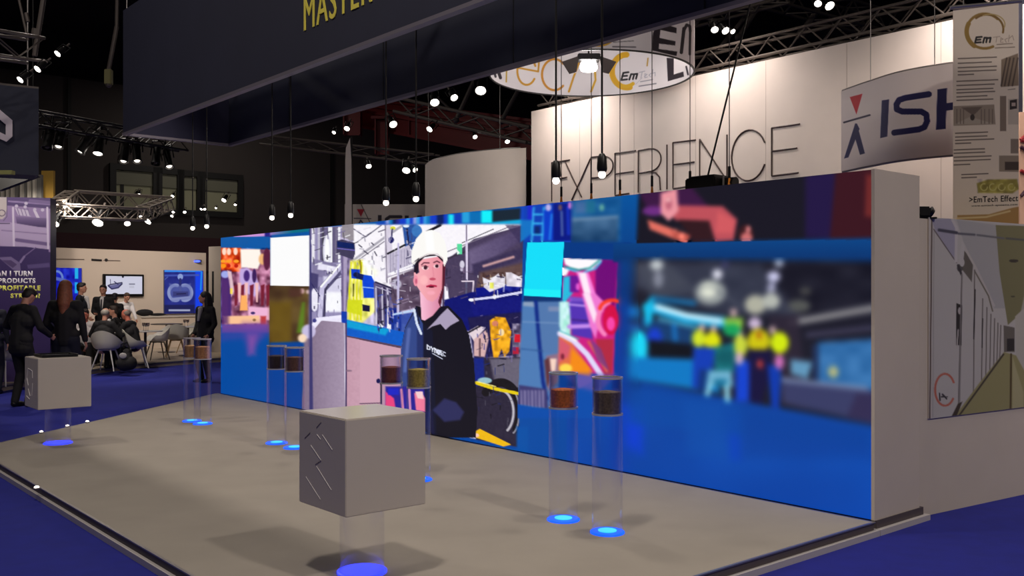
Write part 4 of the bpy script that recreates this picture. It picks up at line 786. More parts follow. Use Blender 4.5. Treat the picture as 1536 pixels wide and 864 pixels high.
# left side trusses
rt = truss('ring_truss', 'pale four sided lattice lighting truss hanging over the white stand at the left', pt(105, 297, 20.5), pt(252, 306, 22.5), .30, .026, M_TRUSS, bay=.3)
truss('ring_truss', 'pale lattice truss across the left stand, lower nearer run', pt(84, 316, 18.5), pt(215, 322, 20), .24, .024, M_TRUSS, bay=.26, parent=rt)
truss('ring_truss', 'pale lattice truss on the left end, closing the two runs', pt(82, 314, 18.5), pt(108, 296, 20.5), .26, .024, M_TRUSS, bay=.26, parent=rt)
truss('ring_truss', 'pale lattice truss on the right end, closing the two runs', pt(215, 320, 20), pt(252, 306, 22.5), .26, .024, M_TRUSS, bay=.26, parent=rt)
truss('black_truss', 'black lighting truss high on the left with black spotlights under it', pt(50, 178, 15.5), pt(275, 217, 18.5), .24, .022, M_BLACKT, bay=.3)
truss('corner_truss', 'grey truss in the upper left corner carrying three bright lamps', pt(-40, 62, 11.5), pt(54, 76, 12.5), .3, .022, M_STRUT, bay=.35)
for lb, q, Y, r in (('leaning grey pole in the upper left corner', ((66, -6), (52, 84)), 13, .035), ('short grey strut crossing left of the leaning pole', ((30, 6), (42, 60)), 13, .018)):
    b_ = pt(*q[1], Y); a_ = pt(*q[0], Y); dd = (a_ - b_).normalized(); a_ = b_ + dd * ((11.2 - b_.z) / dd.z)
    t = thing('hanging_pole', lb, 'pole', b_); mb = MB(); mb.tube((0, 0, 0), a_ - b_, r); mb.build('pole_tube', M_STRUT, t); mb = MB(); mb.tube((0, 0, .25), Vector((0, 0, .25)) + dd * .12, r * 1.5); mb.build('coupler', M_STRUT, t)
# chain hoist beside the header
hb = pt(163, 127, 15.2)
t = thing('chain_hoist', 'hanging yellowish hoist hook block left of the navy header on a grey chain', 'hoist', hb)
mb = MB(); mb.box((-.055, -.05, 0), (.055, .05, .24)); mb.build('hook_block', mat('hoist_yellow', (120, 116, 70), .5), t, bevel=.01)
k1 = pt(175, 40, 15.2) - hb; mb = MB(); mb.tube((0, 0, .24), k1, .035); mb.tube(k1, k1 + Vector((.1, 0, 11.2 - hb.z - k1.z)), .03); mb.build('chain_bag', M_STRUT, t)
mb = MB(); mb.ball((0, 0, 0), .05); mb.build('hook', M_STRUT, t)

# ================================================================= round hanging sign
RC = pt(886.5, 112, 13.0); RR = 1.39; RZ0 = CZ + 2.965; RZ1 = RZ0 + .86
rs = thing('round_hanging_sign', 'white ring shaped hanging sign with gold swooshes and bold black letters', 'sign', (RC.x, RC.y, RZ0))
def circ(r, n=1000): return [(RC.x + r * math.cos(2 * PI * i / n), RC.y + r * math.sin(2 * PI * i / n)) for i in range(n + 1)]
mb = MB(); mb.lathe([(RR - .006, RZ0), (RR - .006, RZ1), (RR - .016, RZ1), (RR - .016, RZ0)], c=(RC.x, RC.y, 0), seg=420, closed=True); wb(mb, 'band_core', M_FABRICW, rs)
GOLD = (214, 160, 20); INK = (36, 28, 38)
def swoosh(p, cx, cy, r1, r2, c=GOLD):
    p.arc(cx, cy, r1, r2, 2.0, 5.2, .16 * r1, c, 1); p.arc(cx + .06 * r1, cy + .02 * r2, r1 * .97, r2, .5, 2.2, .2 * r1, c, 1); p.arc(cx, cy, r1, r2, 3.6, 4.6, .08 * r1, (240, 200, 90), 1)
def paint_in(p):
    p.at(720, 0, 3)
    p.line([(52, 330), (60, 310), (70, 345)], 10, INK); p.line([(80, 312), (92, 350)], 14, INK); p.line([(120, 310), (118, 368)], 6, (200, 160, 40))
    p.line([(130, 300), (135, 280)], 6, (210, 160, 40))
    p.arc(210, 320, 42, 62, .6, 5.9, 9, (206, 150, 40)); p.line([(170, 305), (262, 322), (266, 270)], 8, (206, 150, 40))
    p.arc(335, 336, 56, 70, .8, 5.5, 10, (206, 140, 40)); p.line([(400, 412), (420, 350), (450, 270)], 9, (206, 150, 30)); p.line([(500, 412), (520, 360), (516, 300), (470, 300)], 9, (214, 165, 30))
    p.arc(660, 320, 66, 74, 1.35, 4.7, 26, (222, 170, 20)); p.arc(655, 316, 62, 72, 1.0, 1.9, 16, (226, 180, 30)); p.line([(752, 296), (756, 262)], 6, (190, 150, 60))
    for st_, in (([(668, 325), (645, 328), (636, 360), (662, 357)],), ([(640, 343), (662, 341)],), ([(672, 358), (680, 334), (694, 334), (688, 356)],), ([(694, 334), (708, 332), (702, 354)],)): p.line(st_, 8, (20, 18, 24))
    for st_ in ([(716, 326), (742, 320)], [(730, 323), (724, 352)], [(740, 345), (752, 335), (742, 332), (742, 350), (754, 346)], [(770, 330), (760, 338), (768, 346)], [(778, 312), (774, 344)], [(776, 330), (788, 326), (788, 342)]): p.line(st_, 2.5, (160, 160, 175))
    p.line([(722, 368), (776, 358)], 4, (150, 150, 160)); p.line([(716, 388), (792, 376)], 5, (120, 120, 130)); p.line([(700, 380), (730, 350)], 2, (190, 190, 195))
    p.poly([(840, 260), (872, 262), (872, 335), (915, 322), (918, 345), (845, 366)], INK); p.line([(928, 300), (936, 335)], 8, INK)
def paint_out(p):
    p.at(720, 0, 3)
    p.poly([(800, 98), (885, 125), (884, 150), (812, 135), (808, 170), (880, 186), (878, 205), (806, 196), (804, 220), (888, 232), (884, 252), (772, 226), (778, 150)], INK)
    p.line([(906, 236), (918, 128)], 15, INK); p.line([(916, 140), (930, 112), (944, 118), (946, 140)], 13, INK); p.line([(946, 140), (944, 244)], 11, INK)
    p.arc(535, 170, 60, 34, .2, 2.6, 12, (222, 170, 20)); p.line([(600, 190), (690, 184)], 4, (130, 126, 130)); p.line([(598, 210), (700, 212)], 6, (110, 106, 112)); p.line([(620, 160), (700, 150)], 5, (180, 176, 182)); p.line([(560, 185), (620, 150)], 3, (190, 186, 190))
o_ = picture('inner_print', circ(RR - .020), RZ0, RZ1, 120, paint_in, printed('sign_print', emis=0, rough=.6), rs, base=(232, 226, 228), mask=lambda q: q[:, 1] > RC.y)
o_ = picture('outer_print', circ(RR - .002), RZ0, RZ1, 120, paint_out, printed('sign_print'), rs, base=(232, 226, 228), mask=lambda q: q[:, 1] <= RC.y)
mb = MB(); mb.lathe([(RR - .02, RZ0 - .016), (RR + .002, RZ0 - .016), (RR + .002, RZ0), (RR - .02, RZ0)], c=(RC.x, RC.y, 0), seg=96, closed=True); mb.lathe([(RR - .02, RZ1), (RR + .002, RZ1), (RR + .002, RZ1 + .016), (RR - .02, RZ1 + .016)], c=(RC.x, RC.y, 0), seg=96, closed=True); wb(mb, 'rim_tube', M_BLACKT, rs)
for k in range(4): a_ = PI / 4 + k * PI / 2; mb = MB(); mb.tube((RC.x + (RR - .01) * math.cos(a_), RC.y + (RR - .01) * math.sin(a_), RZ1), (RC.x + (RR - .01) * math.cos(a_), RC.y + (RR - .01) * math.sin(a_), 11.2), .006); wb(mb, 'suspension_wire', M_ALU, rs)
# flood lamp hanging inside the ring
fp = pt(883, 97, 12.7)
t = thing('flood_lamp', 'bright square flood lamp with winged brackets hanging inside the round sign', 'lamp', fp)
mb = MB(); mb.lathe([(0, -.085), (.10, -.08), (.12, -.04), (.10, .03), (0, .05)], seg=20); mb.build('lens', mat('flood_glow', (255, 250, 245), .5, emis=25), t, smooth=True)
mb = MB(); mb.box((-.15, -.1, .05), (.15, .1, .13)); mb.build('housing', M_BLACK, t, bevel=.01)
for s_ in (-1, 1):
    mb = MB(); mb.add([(s_ * .13, -.08, .10), (s_ * .36, -.08, .02), (s_ * .26, -.08, -.14), (s_ * .17, -.08, -.12), (s_ * .13, -.06, .10), (s_ * .36, -.06, .02), (s_ * .26, -.06, -.14), (s_ * .17, -.06, -.12)], [(0, 1, 2, 3), (7, 6, 5, 4), (0, 4, 5, 1), (1, 5, 6, 2), (2, 6, 7, 3), (3, 7, 4, 0)]); mb.build('wing_bracket', M_STRUT, t)
mb = MB(); mb.tube((0, 0, .13), (0, 0, 11.2 - fp.z), .012); mb.build('drop_rod', M_BLACK, t)
light('flood_lamp_light', 'POINT', fp + Vector((0, 0, -.35)), 34, (1, .95, .92), size=.12)

# cables and slings on top of the screen wall
M_ORG = mat('orange_sling', (240, 150, 50), .6)
for x, yb, lb in ((842, 301, 'thin wire with an orange sling, leftmost, rising through the letter E'), (887, 297, 'thin wire with an orange sling rising at the letter P'), (930, 292, 'thin wire with an orange sling rising at the second E'), (978, 287, 'thin wire with an orange sling rising at the letter R'), (1035, 281, 'thin wire with an orange sling rising at the third E'), (1094, 275, 'thin wire rising from behind the black projector')):
    a = (x - 768) / F; w_ = (.762 * 6.7 - a * .647 * 6.7) / (.762 * a + .647); p = NW(6.7, w_, ZT)
    t = thing('rigging_wire', lb, 'wire', p, group='rigging wires on the screen wall')
    mb = MB(); mb.tube((0, 0, .18), (0, 0, 11.2 - ZT), .004, seg=6); mb.build('wire', M_STRUT, t)
    mb = MB(); mb.tube((0, 0, .10), (0, 0, .20), .012, seg=8); mb.build('shackle', M_BLACK, t)
    mb = MB(); mb.tube((-.012, 0, 0), (0, 0, .11), .007); mb.tube((.012, 0, 0), (0, 0, .11), .007); mb.build('sling', M_ORG, t)
# projector box on the wall top, with its diagonal cable
a = (1072 - 768) / F; w_ = (.762 * 6.75 - a * .647 * 6.75) / (.762 * a + .647); p = NW(6.75, w_, ZT)
t = thing('projector', 'black projector box standing on top of the screen wall', 'projector', p)
q0 = Vector((p.x, p.y, 0)); nn = q0.dot(U); ww = q0.dot(W)
mb = MB(); mb.nwbox(nn - .13, nn + .13, ww - .10, ww + .23, ZT, ZT + .125); wb(mb, 'body', M_BLACK, t, bevel=.012)
mb = MB(); mb.nwbox(nn - .1, nn + .1, ww - .07, ww + .2, ZT + .125, ZT + .14); wb(mb, 'lid', M_BLACKT, t)
mb = MB(); mb.tube(NW(nn, ww - .10, ZT + .075), NW(nn, ww - .22, ZT + .06), .04, .05, 14); wb(mb, 'lens_barrel', M_BLACK, t)
mb = MB(); mb.tube(NW(nn - .02, ww - .2, ZT), NW(nn - .02, ww - .2, ZT + .03), .03, seg=10); mb.tube(NW(nn - .05, ww - .13, ZT), NW(nn - .05, ww - .13, ZT + .12), .01, seg=8); wb(mb, 'bracket', M_ALU, t)
c0 = p + Vector((-.06, 0, .14)); c1 = pt(1104, 92, 8.6); c2 = c0 + (c1 - c0) * ((11.2 - c0.z) / (c1.z - c0.z))
t = thing('diagonal_cable', 'thick dark cable running diagonally up from the black projector', 'cable', c0)
mb = MB(); mb.tube((0, 0, 0), c2 - c0, .0085); mb.build('cable_run', M_BLACK, t)

# ================================================================= curved white signs
def hpts(L, dz): return [(((x - 768) / F) * (dz * F / (HY - y)), dz * F / (HY - y)) for x, y in L]
ip = curve_pts(hpts([(1262, 137), (1302, 123), (1352, 108), (1428, 95), (1500, 88)], 2.352), 260)
ish = thing('curved_sign', 'curved white fabric sign with red and navy figure logo and large navy letters', 'sign', (ip[60][0], ip[60][1], 3.14))
ribbon('fabric_panel', ip[::4] + [ip[-1]], 3.144, 4.082, .03, M_FABRICW, ish)
def paint_ish(p):
    p.at(1152, 0, 3); NV = (20, 14, 84)
    p.poly([(368, 437), (425, 422), (398, 515)], (200, 4, 34)); p.line([(342, 551), (458, 518)], 8, (30, 22, 56))
    p.poly([(392, 556), (400, 556), (412, 580), (362, 708), (342, 714)], NV); p.poly([(392, 556), (400, 556), (436, 690), (414, 697), (386, 600)], NV)
    p.poly([(512, 452), (545, 447), (537, 614), (505, 622)], NV)
    p.line([(724, 424), (620, 440), (590, 450), (578, 470), (580, 492), (604, 502), (690, 502), (712, 515), (716, 545), (704, 572), (680, 582), (568, 597)], 27, NV)
    p.poly([(762, 402), (806, 396), (800, 580), (756, 584)], NV); p.poly([(780, 468), (900, 450), (900, 484), (780, 502)], NV)
def inward(XY, d):
    out = []; n = len(XY)
    for i in range(n):
        a_, b_ = Vector(XY[max(i - 1, 0)]), Vector(XY[min(i + 1, n - 1)]); t_ = (b_ - a_).normalized(); q = Vector((t_.y, -t_.x)); q = q if q.dot(-a_) > 0 else -q
        out.append(tuple(Vector(XY[i]) + q * d))
    return out
picture('print', inward(ip, .003), 3.146, 4.08, 170, paint_ish, printed('sign_print'), ish, base=(236, 224, 222))
for z_ in (4.09, 3.136): mb = MB(); mb.path([(a_[0], a_[1], z_) for a_ in inward(ip[::8], -.015)], .012); wb(mb, 'edge_tube', M_ALU, ish)
for k in (72, 180): mb = MB(); mb.tube((ip[k][0], ip[k][1], 4.09), (ip[k][0], ip[k][1], 11.2), .005); wb(mb, 'suspension_wire', M_ALU, ish)
kp = curve_pts(hpts([(637.7, 248), (645.6, 242), (662, 236.5), (689, 231), (736, 225), (789, 221.7)], 2.727), 60)
t = thing('curved_screen', 'blank curved white fabric panel between the dark hall and the tall white wall', 'panel', (kp[30][0], kp[30][1], 3.3))
ribbon('fabric_panel', kp, 3.30, 4.457, .03, M_FABRICW, t)
for z_ in (4.465, 3.292): mb = MB(); mb.path([(a_[0], a_[1], z_) for a_ in inward(kp[::3], -.015)], .014); wb(mb, 'edge_tube', M_ALU, t)
for k in (8, 50): mb = MB(); mb.tube((kp[k][0], kp[k][1], 4.46), (kp[k][0], kp[k][1], 11.2), .006); wb(mb, 'suspension_wire', M_ALU, t)
light('curved_panel_spot', 'SPOT', (kp[45][0] - .5, kp[45][1] - 2.5, 5.5), 90, WARM, .1, (kp[45][0], kp[45][1], 3.8), 1.3, 1)
# low white sign behind the screen wall top, with the same logo
lp = [(pt(517, 310, 22).x, 22), (pt(705, 310, 22).x, 22)]
t = thing('low_white_sign', 'white sign strip behind the screen top, red triangle and navy letters partly hidden', 'sign', (lp[0][0], 22, 0))
ribbon('sign_panel', seg(lp[0], lp[1], 12), 2.4, 3.76, .1, M_FABRICW, t)
def paint_low(p):
    p.at(500, 180, 5.0833)
    p.poly([(180, 680), (240, 680), (210, 738)], (176, 20, 46)); p.line([(158, 750), (286, 752)], 7, (40, 30, 50)); p.line([(208, 765), (190, 800)], 10, (40, 30, 60)); p.line([(208, 765), (236, 800)], 10, (40, 30, 60)); p.line([(210, 640), (280, 782)], 6, (70, 60, 60))
    p.rect(340, 725, 368, 800, (34, 28, 44)); p.line([(515, 738), (430, 738), (405, 755), (405, 800)], 24, (34, 28, 44)); p.rect(545, 728, 575, 800, (34, 28, 44)); p.rect(640, 728, 675, 800, (34, 28, 44)); p.rect(545, 765, 675, 785, (34, 28, 44))
picture('print', seg(lp[0], lp[1], 300, .003), 2.4, 3.755, 110, paint_low, printed('sign_print'), t, base=(200, 190, 180))
mb = MB(); mb.box((lp[0][0], 21.9, 0), (lp[0][0] + .15, 22.1, 2.4)); mb.box((lp[1][0] - .15, 21.9, 0), (lp[1][0], 22.1, 2.4)); wb(mb, 'leg', M_FABRICW, t)
# pointed white pole banner
b = pt(524, 438.5, 21.5); t = thing('blade_flag', 'tall narrow pointed white blade flag rising above the screen wall', 'flag', (b.x, 21.5, 0))
mb = MB(); P = [(518, 340), (518, 240), (519, 222), (525, 207), (527, 240), (529, 340)]; Q = [pt(x, y, 21.5) for x, y in P]; Q[0].z = 1; Q[-1].z = 1
mb.add([q + Vector((0, dy, 0)) for dy in (-.01, .01) for q in Q], [tuple(range(6)), tuple(range(6, 12))[::-1]] + [(i, (i + 1) % 6, 6 + (i + 1) % 6, 6 + i) for i in range(6)]); wb(mb, 'sail', M_FABRICW, t)
q = pt(527, 205, 21.5); mb = MB(); mb.tube((b.x + .06, 21.53, 0), (q.x, 21.53, q.z), .02); wb(mb, 'mast', M_BLACK, t); mb = MB(); mb.box((b.x - .3, 21.3, 0), (b.x + .3, 21.8, .04)); wb(mb, 'foot', M_BLACK, t)

# ================================================================= right hand stand wall with corridor poster
r0 = Vector((3.075, 7.30, 0)); rd = Vector((.834, .552, 0)).normalized(); r1 = r0 + rd * 3.2
t = thing('poster_wall', 'low white stand wall at the right carrying the corridor poster', 'wall', r0)
ribbon('wall_panel', [tuple((r0 + rd * s_)[:2]) for s_ in (.0, 1, 2, 3.2)], 0, 2.30, .1, M_WHITE, t)
s0, zp0 = ray_plane(1391, 628, r0, r1); _, zp1 = ray_plane(1391, 326, r0, r1)
pw = thing('corridor_poster', 'large poster of a white walled corridor with cabinet doors on the right wall', 'poster', r0 + rd * (s0 + .6) + Vector((0, 0, zp0)))
pp0, pp1 = r0 + rd * s0, r0 + rd * 3.0
ribbon('backing_board', seg(pp0, pp1, 6, .012), zp0, zp1, .010, M_WHITE, pw)
def paint_cor(p):
    p.at(1366, 300, 4.8)
    p.poly([(100, 100), (900, 100), (900, 1700), (100, 1700)], (196, 192, 188))
    p.poly([(150, 140), (300, 130), (340, 210), (320, 440), (180, 230)], (168, 164, 182), 6); p.line([(165, 210), (330, 450)], 8, (110, 100, 100), 3); p.line([(300, 140), (330, 200), (325, 440)], 20, (206, 200, 200), 4)
    p.poly([(330, 140), (620, 180), (680, 780), (600, 780), (380, 300)], (176, 174, 174), 10); p.poly([(400, 380), (450, 460), (440, 590), (370, 500), (380, 360)], (104, 98, 90), 8); p.line([(370, 310), (470, 490), (600, 760)], 16, (196, 190, 186), 4); p.line([(460, 510), (560, 690), (590, 800)], 10, (120, 114, 100), 5)
    p.poly([(370, 290), (390, 330), (380, 440), (350, 430)], (200, 196, 194), 4)
    p.poly([(612, 180), (900, 190), (900, 700), (745, 860), (700, 900), (640, 520)], (128, 124, 86), 6); p.poly([(820, 680), (900, 600), (900, 900), (780, 860)], (176, 172, 160), 10)
    p.ell(742, 438, 34, 12, (60, 54, 44), 4); p.ell(736, 694, 16, 6, (80, 76, 56), 4)
    for i, w_ in enumerate((200, 250, 300)): pass
    p.line([(205, 216), (330, 236)], 22, (70, 70, 86), 10); p.line([(345, 242), (460, 250)], 16, (96, 96, 108), 8); p.line([(480, 252), (670, 276)], 14, (110, 110, 116), 8); p.line([(690, 276), (900, 296)], 14, (92, 92, 90), 8)
    p.rect(64, 130, 150, 1700, (206, 198, 190), 3); p.line([(64, 124), (160, 124)], 14, (200, 196, 196), 3); p.line([(66, 140), (66, 1600)], 5, (120, 108, 100), 3); p.line([(152, 140), (138, 1600)], 9, (90, 72, 66), 3)
    p.line([(168, 220), (160, 1560)], 4, (160, 156, 152), 3); p.line([(370, 540), (352, 1500)], 9, (150, 146, 142), 4); p.ell(355, 490, 22, 28, (90, 88, 88), 6); p.ell(370, 450, 18, 30, (200, 196, 194), 5)
    p.at(1152, 288, 3)
    p.poly([(848, 500), (874, 510), (870, 690), (846, 690)], (44, 40, 40), 3); p.ell(862, 535, 7, 16, (190, 184, 180), 3); p.line([(856, 620), (850, 700)], 6, (190, 184, 180)); p.line([(855, 330), (870, 370)], 10, (60, 56, 60), 3)
    p.line([(872, 370), (856, 1000)], 6, (130, 124, 122), 2)
    for x, y0, y1 in ((930, 350, 960), (966, 480, 930), (985, 520, 900), (1003, 550, 870), (1020, 570, 840), (1035, 590, 800), (1048, 600, 770)): p.line([(x, y0), (x - 6, y1)], 5, (120, 112, 108), 2)
    p.line([(932, 440), (926, 660)], 6, (46, 40, 44)); p.line([(966, 570), (963, 700)], 5, (60, 54, 56))
    p.poly([(1060, 600), (1110, 610), (1110, 720), (1062, 720)], (110, 104, 96), 4); p.poly([(1075, 660), (1108, 660), (1108, 715), (1075, 715)], (44, 40, 40), 3); p.poly([(1112, 560), (1200, 480), (1200, 900), (1116, 740)], (190, 186, 176), 4)
    p.poly([(1062, 720), (1116, 735), (1200, 890), (1200, 1100), (700, 1100), (840, 1010), (950, 860)], (158, 152, 104), 6); p.line([(1060, 730), (850, 1020), (790, 1080)], 8, (70, 62, 50), 3); p.line([(1094, 730), (1090, 1100)], 9, (90, 74, 40), 3); p.poly([(1100, 740), (1150, 900), (1150, 1060), (1100, 1060)], (196, 190, 150), 8, .6)
    p.at(1296, 560, 2.842)
    p.arc(345, 70, 42, 68, .6, 5.8, 9, (196, 110, 90), 3); p.line([(322, 85), (324, 115)], 6, (50, 46, 50)); p.line([(335, 90), (352, 108)], 7, (60, 56, 60)); p.line([(330, 100), (356, 100)], 5, (60, 56, 60))
    p.poly([(370, 190), (400, 130), (420, 120), (392, 190)], (70, 58, 44), 4); p.at()
picture('print', seg(pp0, pp1, 330, .013), zp0, zp1, 240, paint_cor, printed('sign_print'), pw, base=(196, 192, 188))
p = r0 + rd * .13; t = thing('clamp_light', 'small black clamp lamp sitting on top of the poster wall corner', 'lamp', (p.x + .02, p.y + .05, 2.3))
mb = MB(); mb.box((-.06, -.05, .012), (.04, .05, .095)); mb.build('housing', M_BLACK, t, bevel=.012); mb = MB(); mb.tube((.04, 0, .055), (.065, 0, .04), .05, .035, 14); mb.build('lens_hood', M_BLACK, t); mb = MB(); mb.box((-.05, -.03, 0), (.09, .03, .014)); mb.build('foot', M_BLACK, t)
# vertical hanging banner
b0, b1 = pt(1429.5, 15, 9.0), pt(1528, 5, 8.79); bz1 = b0.z; bz0 = 2.2
t = thing('hanging_banner', 'tall beige hanging banner with gold swoosh logo and paragraphs of text', 'banner', (b0.x, b0.y, bz0))
ribbon('cloth', seg(b0, b1, 4), bz0, bz1, .012, mat('banner_beige', (232, 216, 196), .8), t)
def paint_ban(p):
    p.at(1152, 0, 3)
    p.arc(975, 140, 82, 78, 1.1, 5.5, 12, (150, 116, 50), 4); p.arc(985, 132, 74, 66, 4.0, 6.5, 9, (130, 96, 40), 4); p.arc(978, 142, 84, 80, 2.2, 3.6, 20, (156, 122, 52), 4); p.arc(1000, 110, 66, 46, 4.2, 6.6, 5, (186, 160, 100), 3)
    for st_ in ([(962, 166), (938, 168), (932, 192), (958, 190)], [(936, 180), (956, 178)], [(968, 192), (974, 170), (986, 170), (982, 190)], [(986, 172), (1002, 170), (998, 190)]): p.line(st_, 8, (26, 22, 24))
    for st_ in ([(1014, 168), (1044, 164)], [(1030, 166), (1026, 190)], [(1046, 182), (1058, 176), (1048, 170), (1046, 190), (1058, 190)], [(1078, 172), (1066, 178), (1072, 190)], [(1086, 158), (1082, 188)], [(1084, 174), (1100, 160), (1106, 180)]): p.line(st_, 3, (172, 150, 134))
    p.line([(1030, 200), (1100, 196)], 4, (140, 122, 106)); p.line([(1022, 216), (1110, 212)], 4, (140, 122, 106))
    def para(L, x0, sl=-.04):
        for y, x1 in L: p.line([(x0, y), (x1, y + (x1 - x0) * sl)], 5, (104, 90, 82), 3)
    para([(264, 1028), (285, 1005), (305, 1028), (322, 1026), (337, 925)], 856); para([(366, 1034), (385, 1018), (404, 1012), (418, 1020), (436, 985), (452, 1012)], 850); para([(600, 988), (617, 985), (632, 1016), (646, 912)], 844); para([(675, 974), (690, 975), (708, 1004), (724, 1000), (742, 908)], 838); para([(786, 990), (800, 938)], 872)
    p.poly([(1050, 268), (1125, 240), (1128, 385), (1048, 392)], (140, 120, 100), 4)
    for x in (1060, 1075, 1092, 1110): p.line([(x + 14, 262), (x - 10, 385)], 7, (84, 68, 58), 5)
    p.line([(1080, 404), (1112, 400)], 3, (120, 104, 92))
    p.poly([(835, 478), (1018, 470), (1024, 560), (835, 566)], (160, 144, 128), 3); p.poly([(870, 484), (965, 480), (924, 520)], (112, 96, 86), 6); p.poly([(838, 560), (910, 525), (1020, 558)], (180, 166, 150), 6); p.ell(920, 528, 10, 14, (60, 48, 44), 4)
    for x in (850, 866, 880, 960, 975, 995, 1010): p.line([(x, 492), (x, 556)], 4, (120, 104, 94), 3)
    p.rect(1044, 432, 1072, 590, (136, 118, 104), 3); p.rect(1080, 445, 1130, 560, (200, 186, 172), 3); p.poly([(1088, 452), (1120, 446), (1120, 488), (1088, 494)], (40, 30, 30), 3); p.rect(1096, 462, 1114, 478, (190, 170, 160), 3); p.rect(1092, 625, 1140, 690, (140, 124, 112), 4); p.poly([(1040, 700), (1140, 700), (1140, 774), (1040, 772)], (150, 134, 118), 4); p.rect(1066, 728, 1140, 765, (70, 56, 50), 4)
    p.poly([(940, 825), (990, 808), (1120, 806), (1130, 850), (1100, 870), (945, 868)], (164, 152, 70), 10); p.noise(940, 806, 1130, 870, 16, 16, 34, 41, (1, 1, .5)); 
    for x in (972, 1012, 1052, 1096): p.arc(x, 842, 15, 15, 0, 5, 5, (206, 198, 120), 3)
    p.at(1436, 170, 5.08)
    p.poly([(0, 776), (240, 770), (420, 720), (520, 700), (520, 900), (0, 900)], (180, 140, 84), 10); p.line([(0, 800), (220, 790), (400, 745)], 14, (224, 200, 150), 8); p.at()
picture('print', seg(b0, b1, 230, .003), bz0, bz1, 420, paint_ban, printed('sign_print'), t, base=(232, 216, 198))
mb = MB(); mb.tube(b0 + Vector((-.03, 0, .02)), b1 + Vector((.03, 0, .02)), .02); wb(mb, 'top_bar', M_ALU, t)
for q_, s_ in ((b0, .1), (b1, -.1)): mb = MB(); mb.tube(q_ + Vector((s_, 0, .02)), (q_.x + s_, q_.y, 11.2), .005); wb(mb, 'suspension_wire', M_ALU, t)
M_INKB = mat('banner_black_ink', (34, 28, 28), .7)
text_on('>EmTech Effect', b0, b1, (1454, 304), (1533 - 6, 299), 9, M_INKB, t, off=.004, th=.002)
text_on('www.emtech-systems.com', b0, b1, (1457, 311), (1526, 309), 3.6, M_INKB, t, off=.004, th=.001)
# leftover edge strip of another picture, built as a made-up sign panel
c0_, c1_ = pt(1530, 168, 10.4), pt(1620, 168, 10.4)
t = thing('edge_strip_panel', 'made-up peach panel with red script strokes at the extreme right edge', 'sign', (c0_.x, c0_.y, 2.0))
ribbon('sign_panel', seg(c0_, c1_, 4), 2.0, c0_.z, .06, mat('peach_panel', (226, 186, 160), .7), t)
mb = MB()
for (x0, y0, x1, y1) in ((1531, 210, 1538, 204), (1531, 210, 1540, 212), (1531, 256, 1540, 260)): mb.tube(pt(x0, y0, 10.38), pt(x1, y1, 10.38), .02)
wb(mb, 'red_script', mat('strip_red', (160, 30, 40), .6), t); mb = MB(); mb.tube(pt(1531, 220, 10.38), pt(1540, 226, 10.38), .02); mb.tube(pt(1532, 294, 10.38), pt(1540, 284, 10.38), .02); wb(mb, 'dark_script', mat('strip_plum', (70, 36, 56), .6), t)
mb = MB(); mb.box((c0_.x, 10.42, c0_.z), (c1_.x, 10.5, c0_.z + 1.4)); wb(mb, 'navy_header', M_NAVYIN, t)
mb = MB(); mb.box((c0_.x + .05, 10.4, 0), (c0_.x + .13, 10.46, 2)); mb.box((c1_.x - .13, 10.4, 0), (c1_.x - .05, 10.46, 2)); wb(mb, 'leg', M_ALU, t)
# ================================================================= hall fixtures
hl = None
for i, (x, y, z, e) in enumerate(HALL_FILL_LAMPS):  # invented housings for the added fill lamps, kept out of view
    if hl is None:
        hl = thing('hall_fill_lamp', 'unseen round fill lamp added high above the stands', 'lamp', (x, y, z + .02), group='added hall fill lamps')
        mb = MB(); mb.lathe([(.36, .0), (.40, .02), (.34, .22), (.12, .36), (0, .37)], seg=24); mb.build('reflector', M_ALU, hl, smooth=True)
        mb = MB(); mb.tube((0, 0, .36), (0, 0, 1.58), .02); mb.build('drop_rod', M_BLACK, hl)
    else: dup(hl, (x, y, z + .02))
# spotlights: one built, the others copied
def spot(label, loc, rot, scale, proto=[None], top=None):
    if proto[0] is None:
        t = thing('spot_light', label, 'lamp', (0, 0, 0), group='exhibition spotlights')
        mb = MB(); mb.lathe([(0, .20), (.035, .20), (.05, .16), (.055, .05), (.075, -.02), (.07, -.02), (.05, .04), (0, .045)], seg=18); mb.build('housing', M_BLACK, t, smooth=True)
        mb = MB(); mb.lathe([(0, -.035), (.035, -.032), (.062, -.015), (.05, .03), (0, .04)], seg=18); mb.build('lens', M_LAMP, t, smooth=True)
        mb = MB(); mb.path([(-.085, 0, .08), (-.085, 0, .26), (.085, 0, .26), (.085, 0, .08)], .009); mb.build('yoke', M_BLACK, t)
        mb = MB(); mb.tube((0, 0, .26), (0, 0, .34), .018); mb.build('clamp', M_STRUT, t)
        proto[0] = t
        t.location = loc; t.rotation_euler = rot; t.scale = (scale,) * 3; return t
    return dup(proto[0], loc, 0, label, (scale,) * 3, rot)
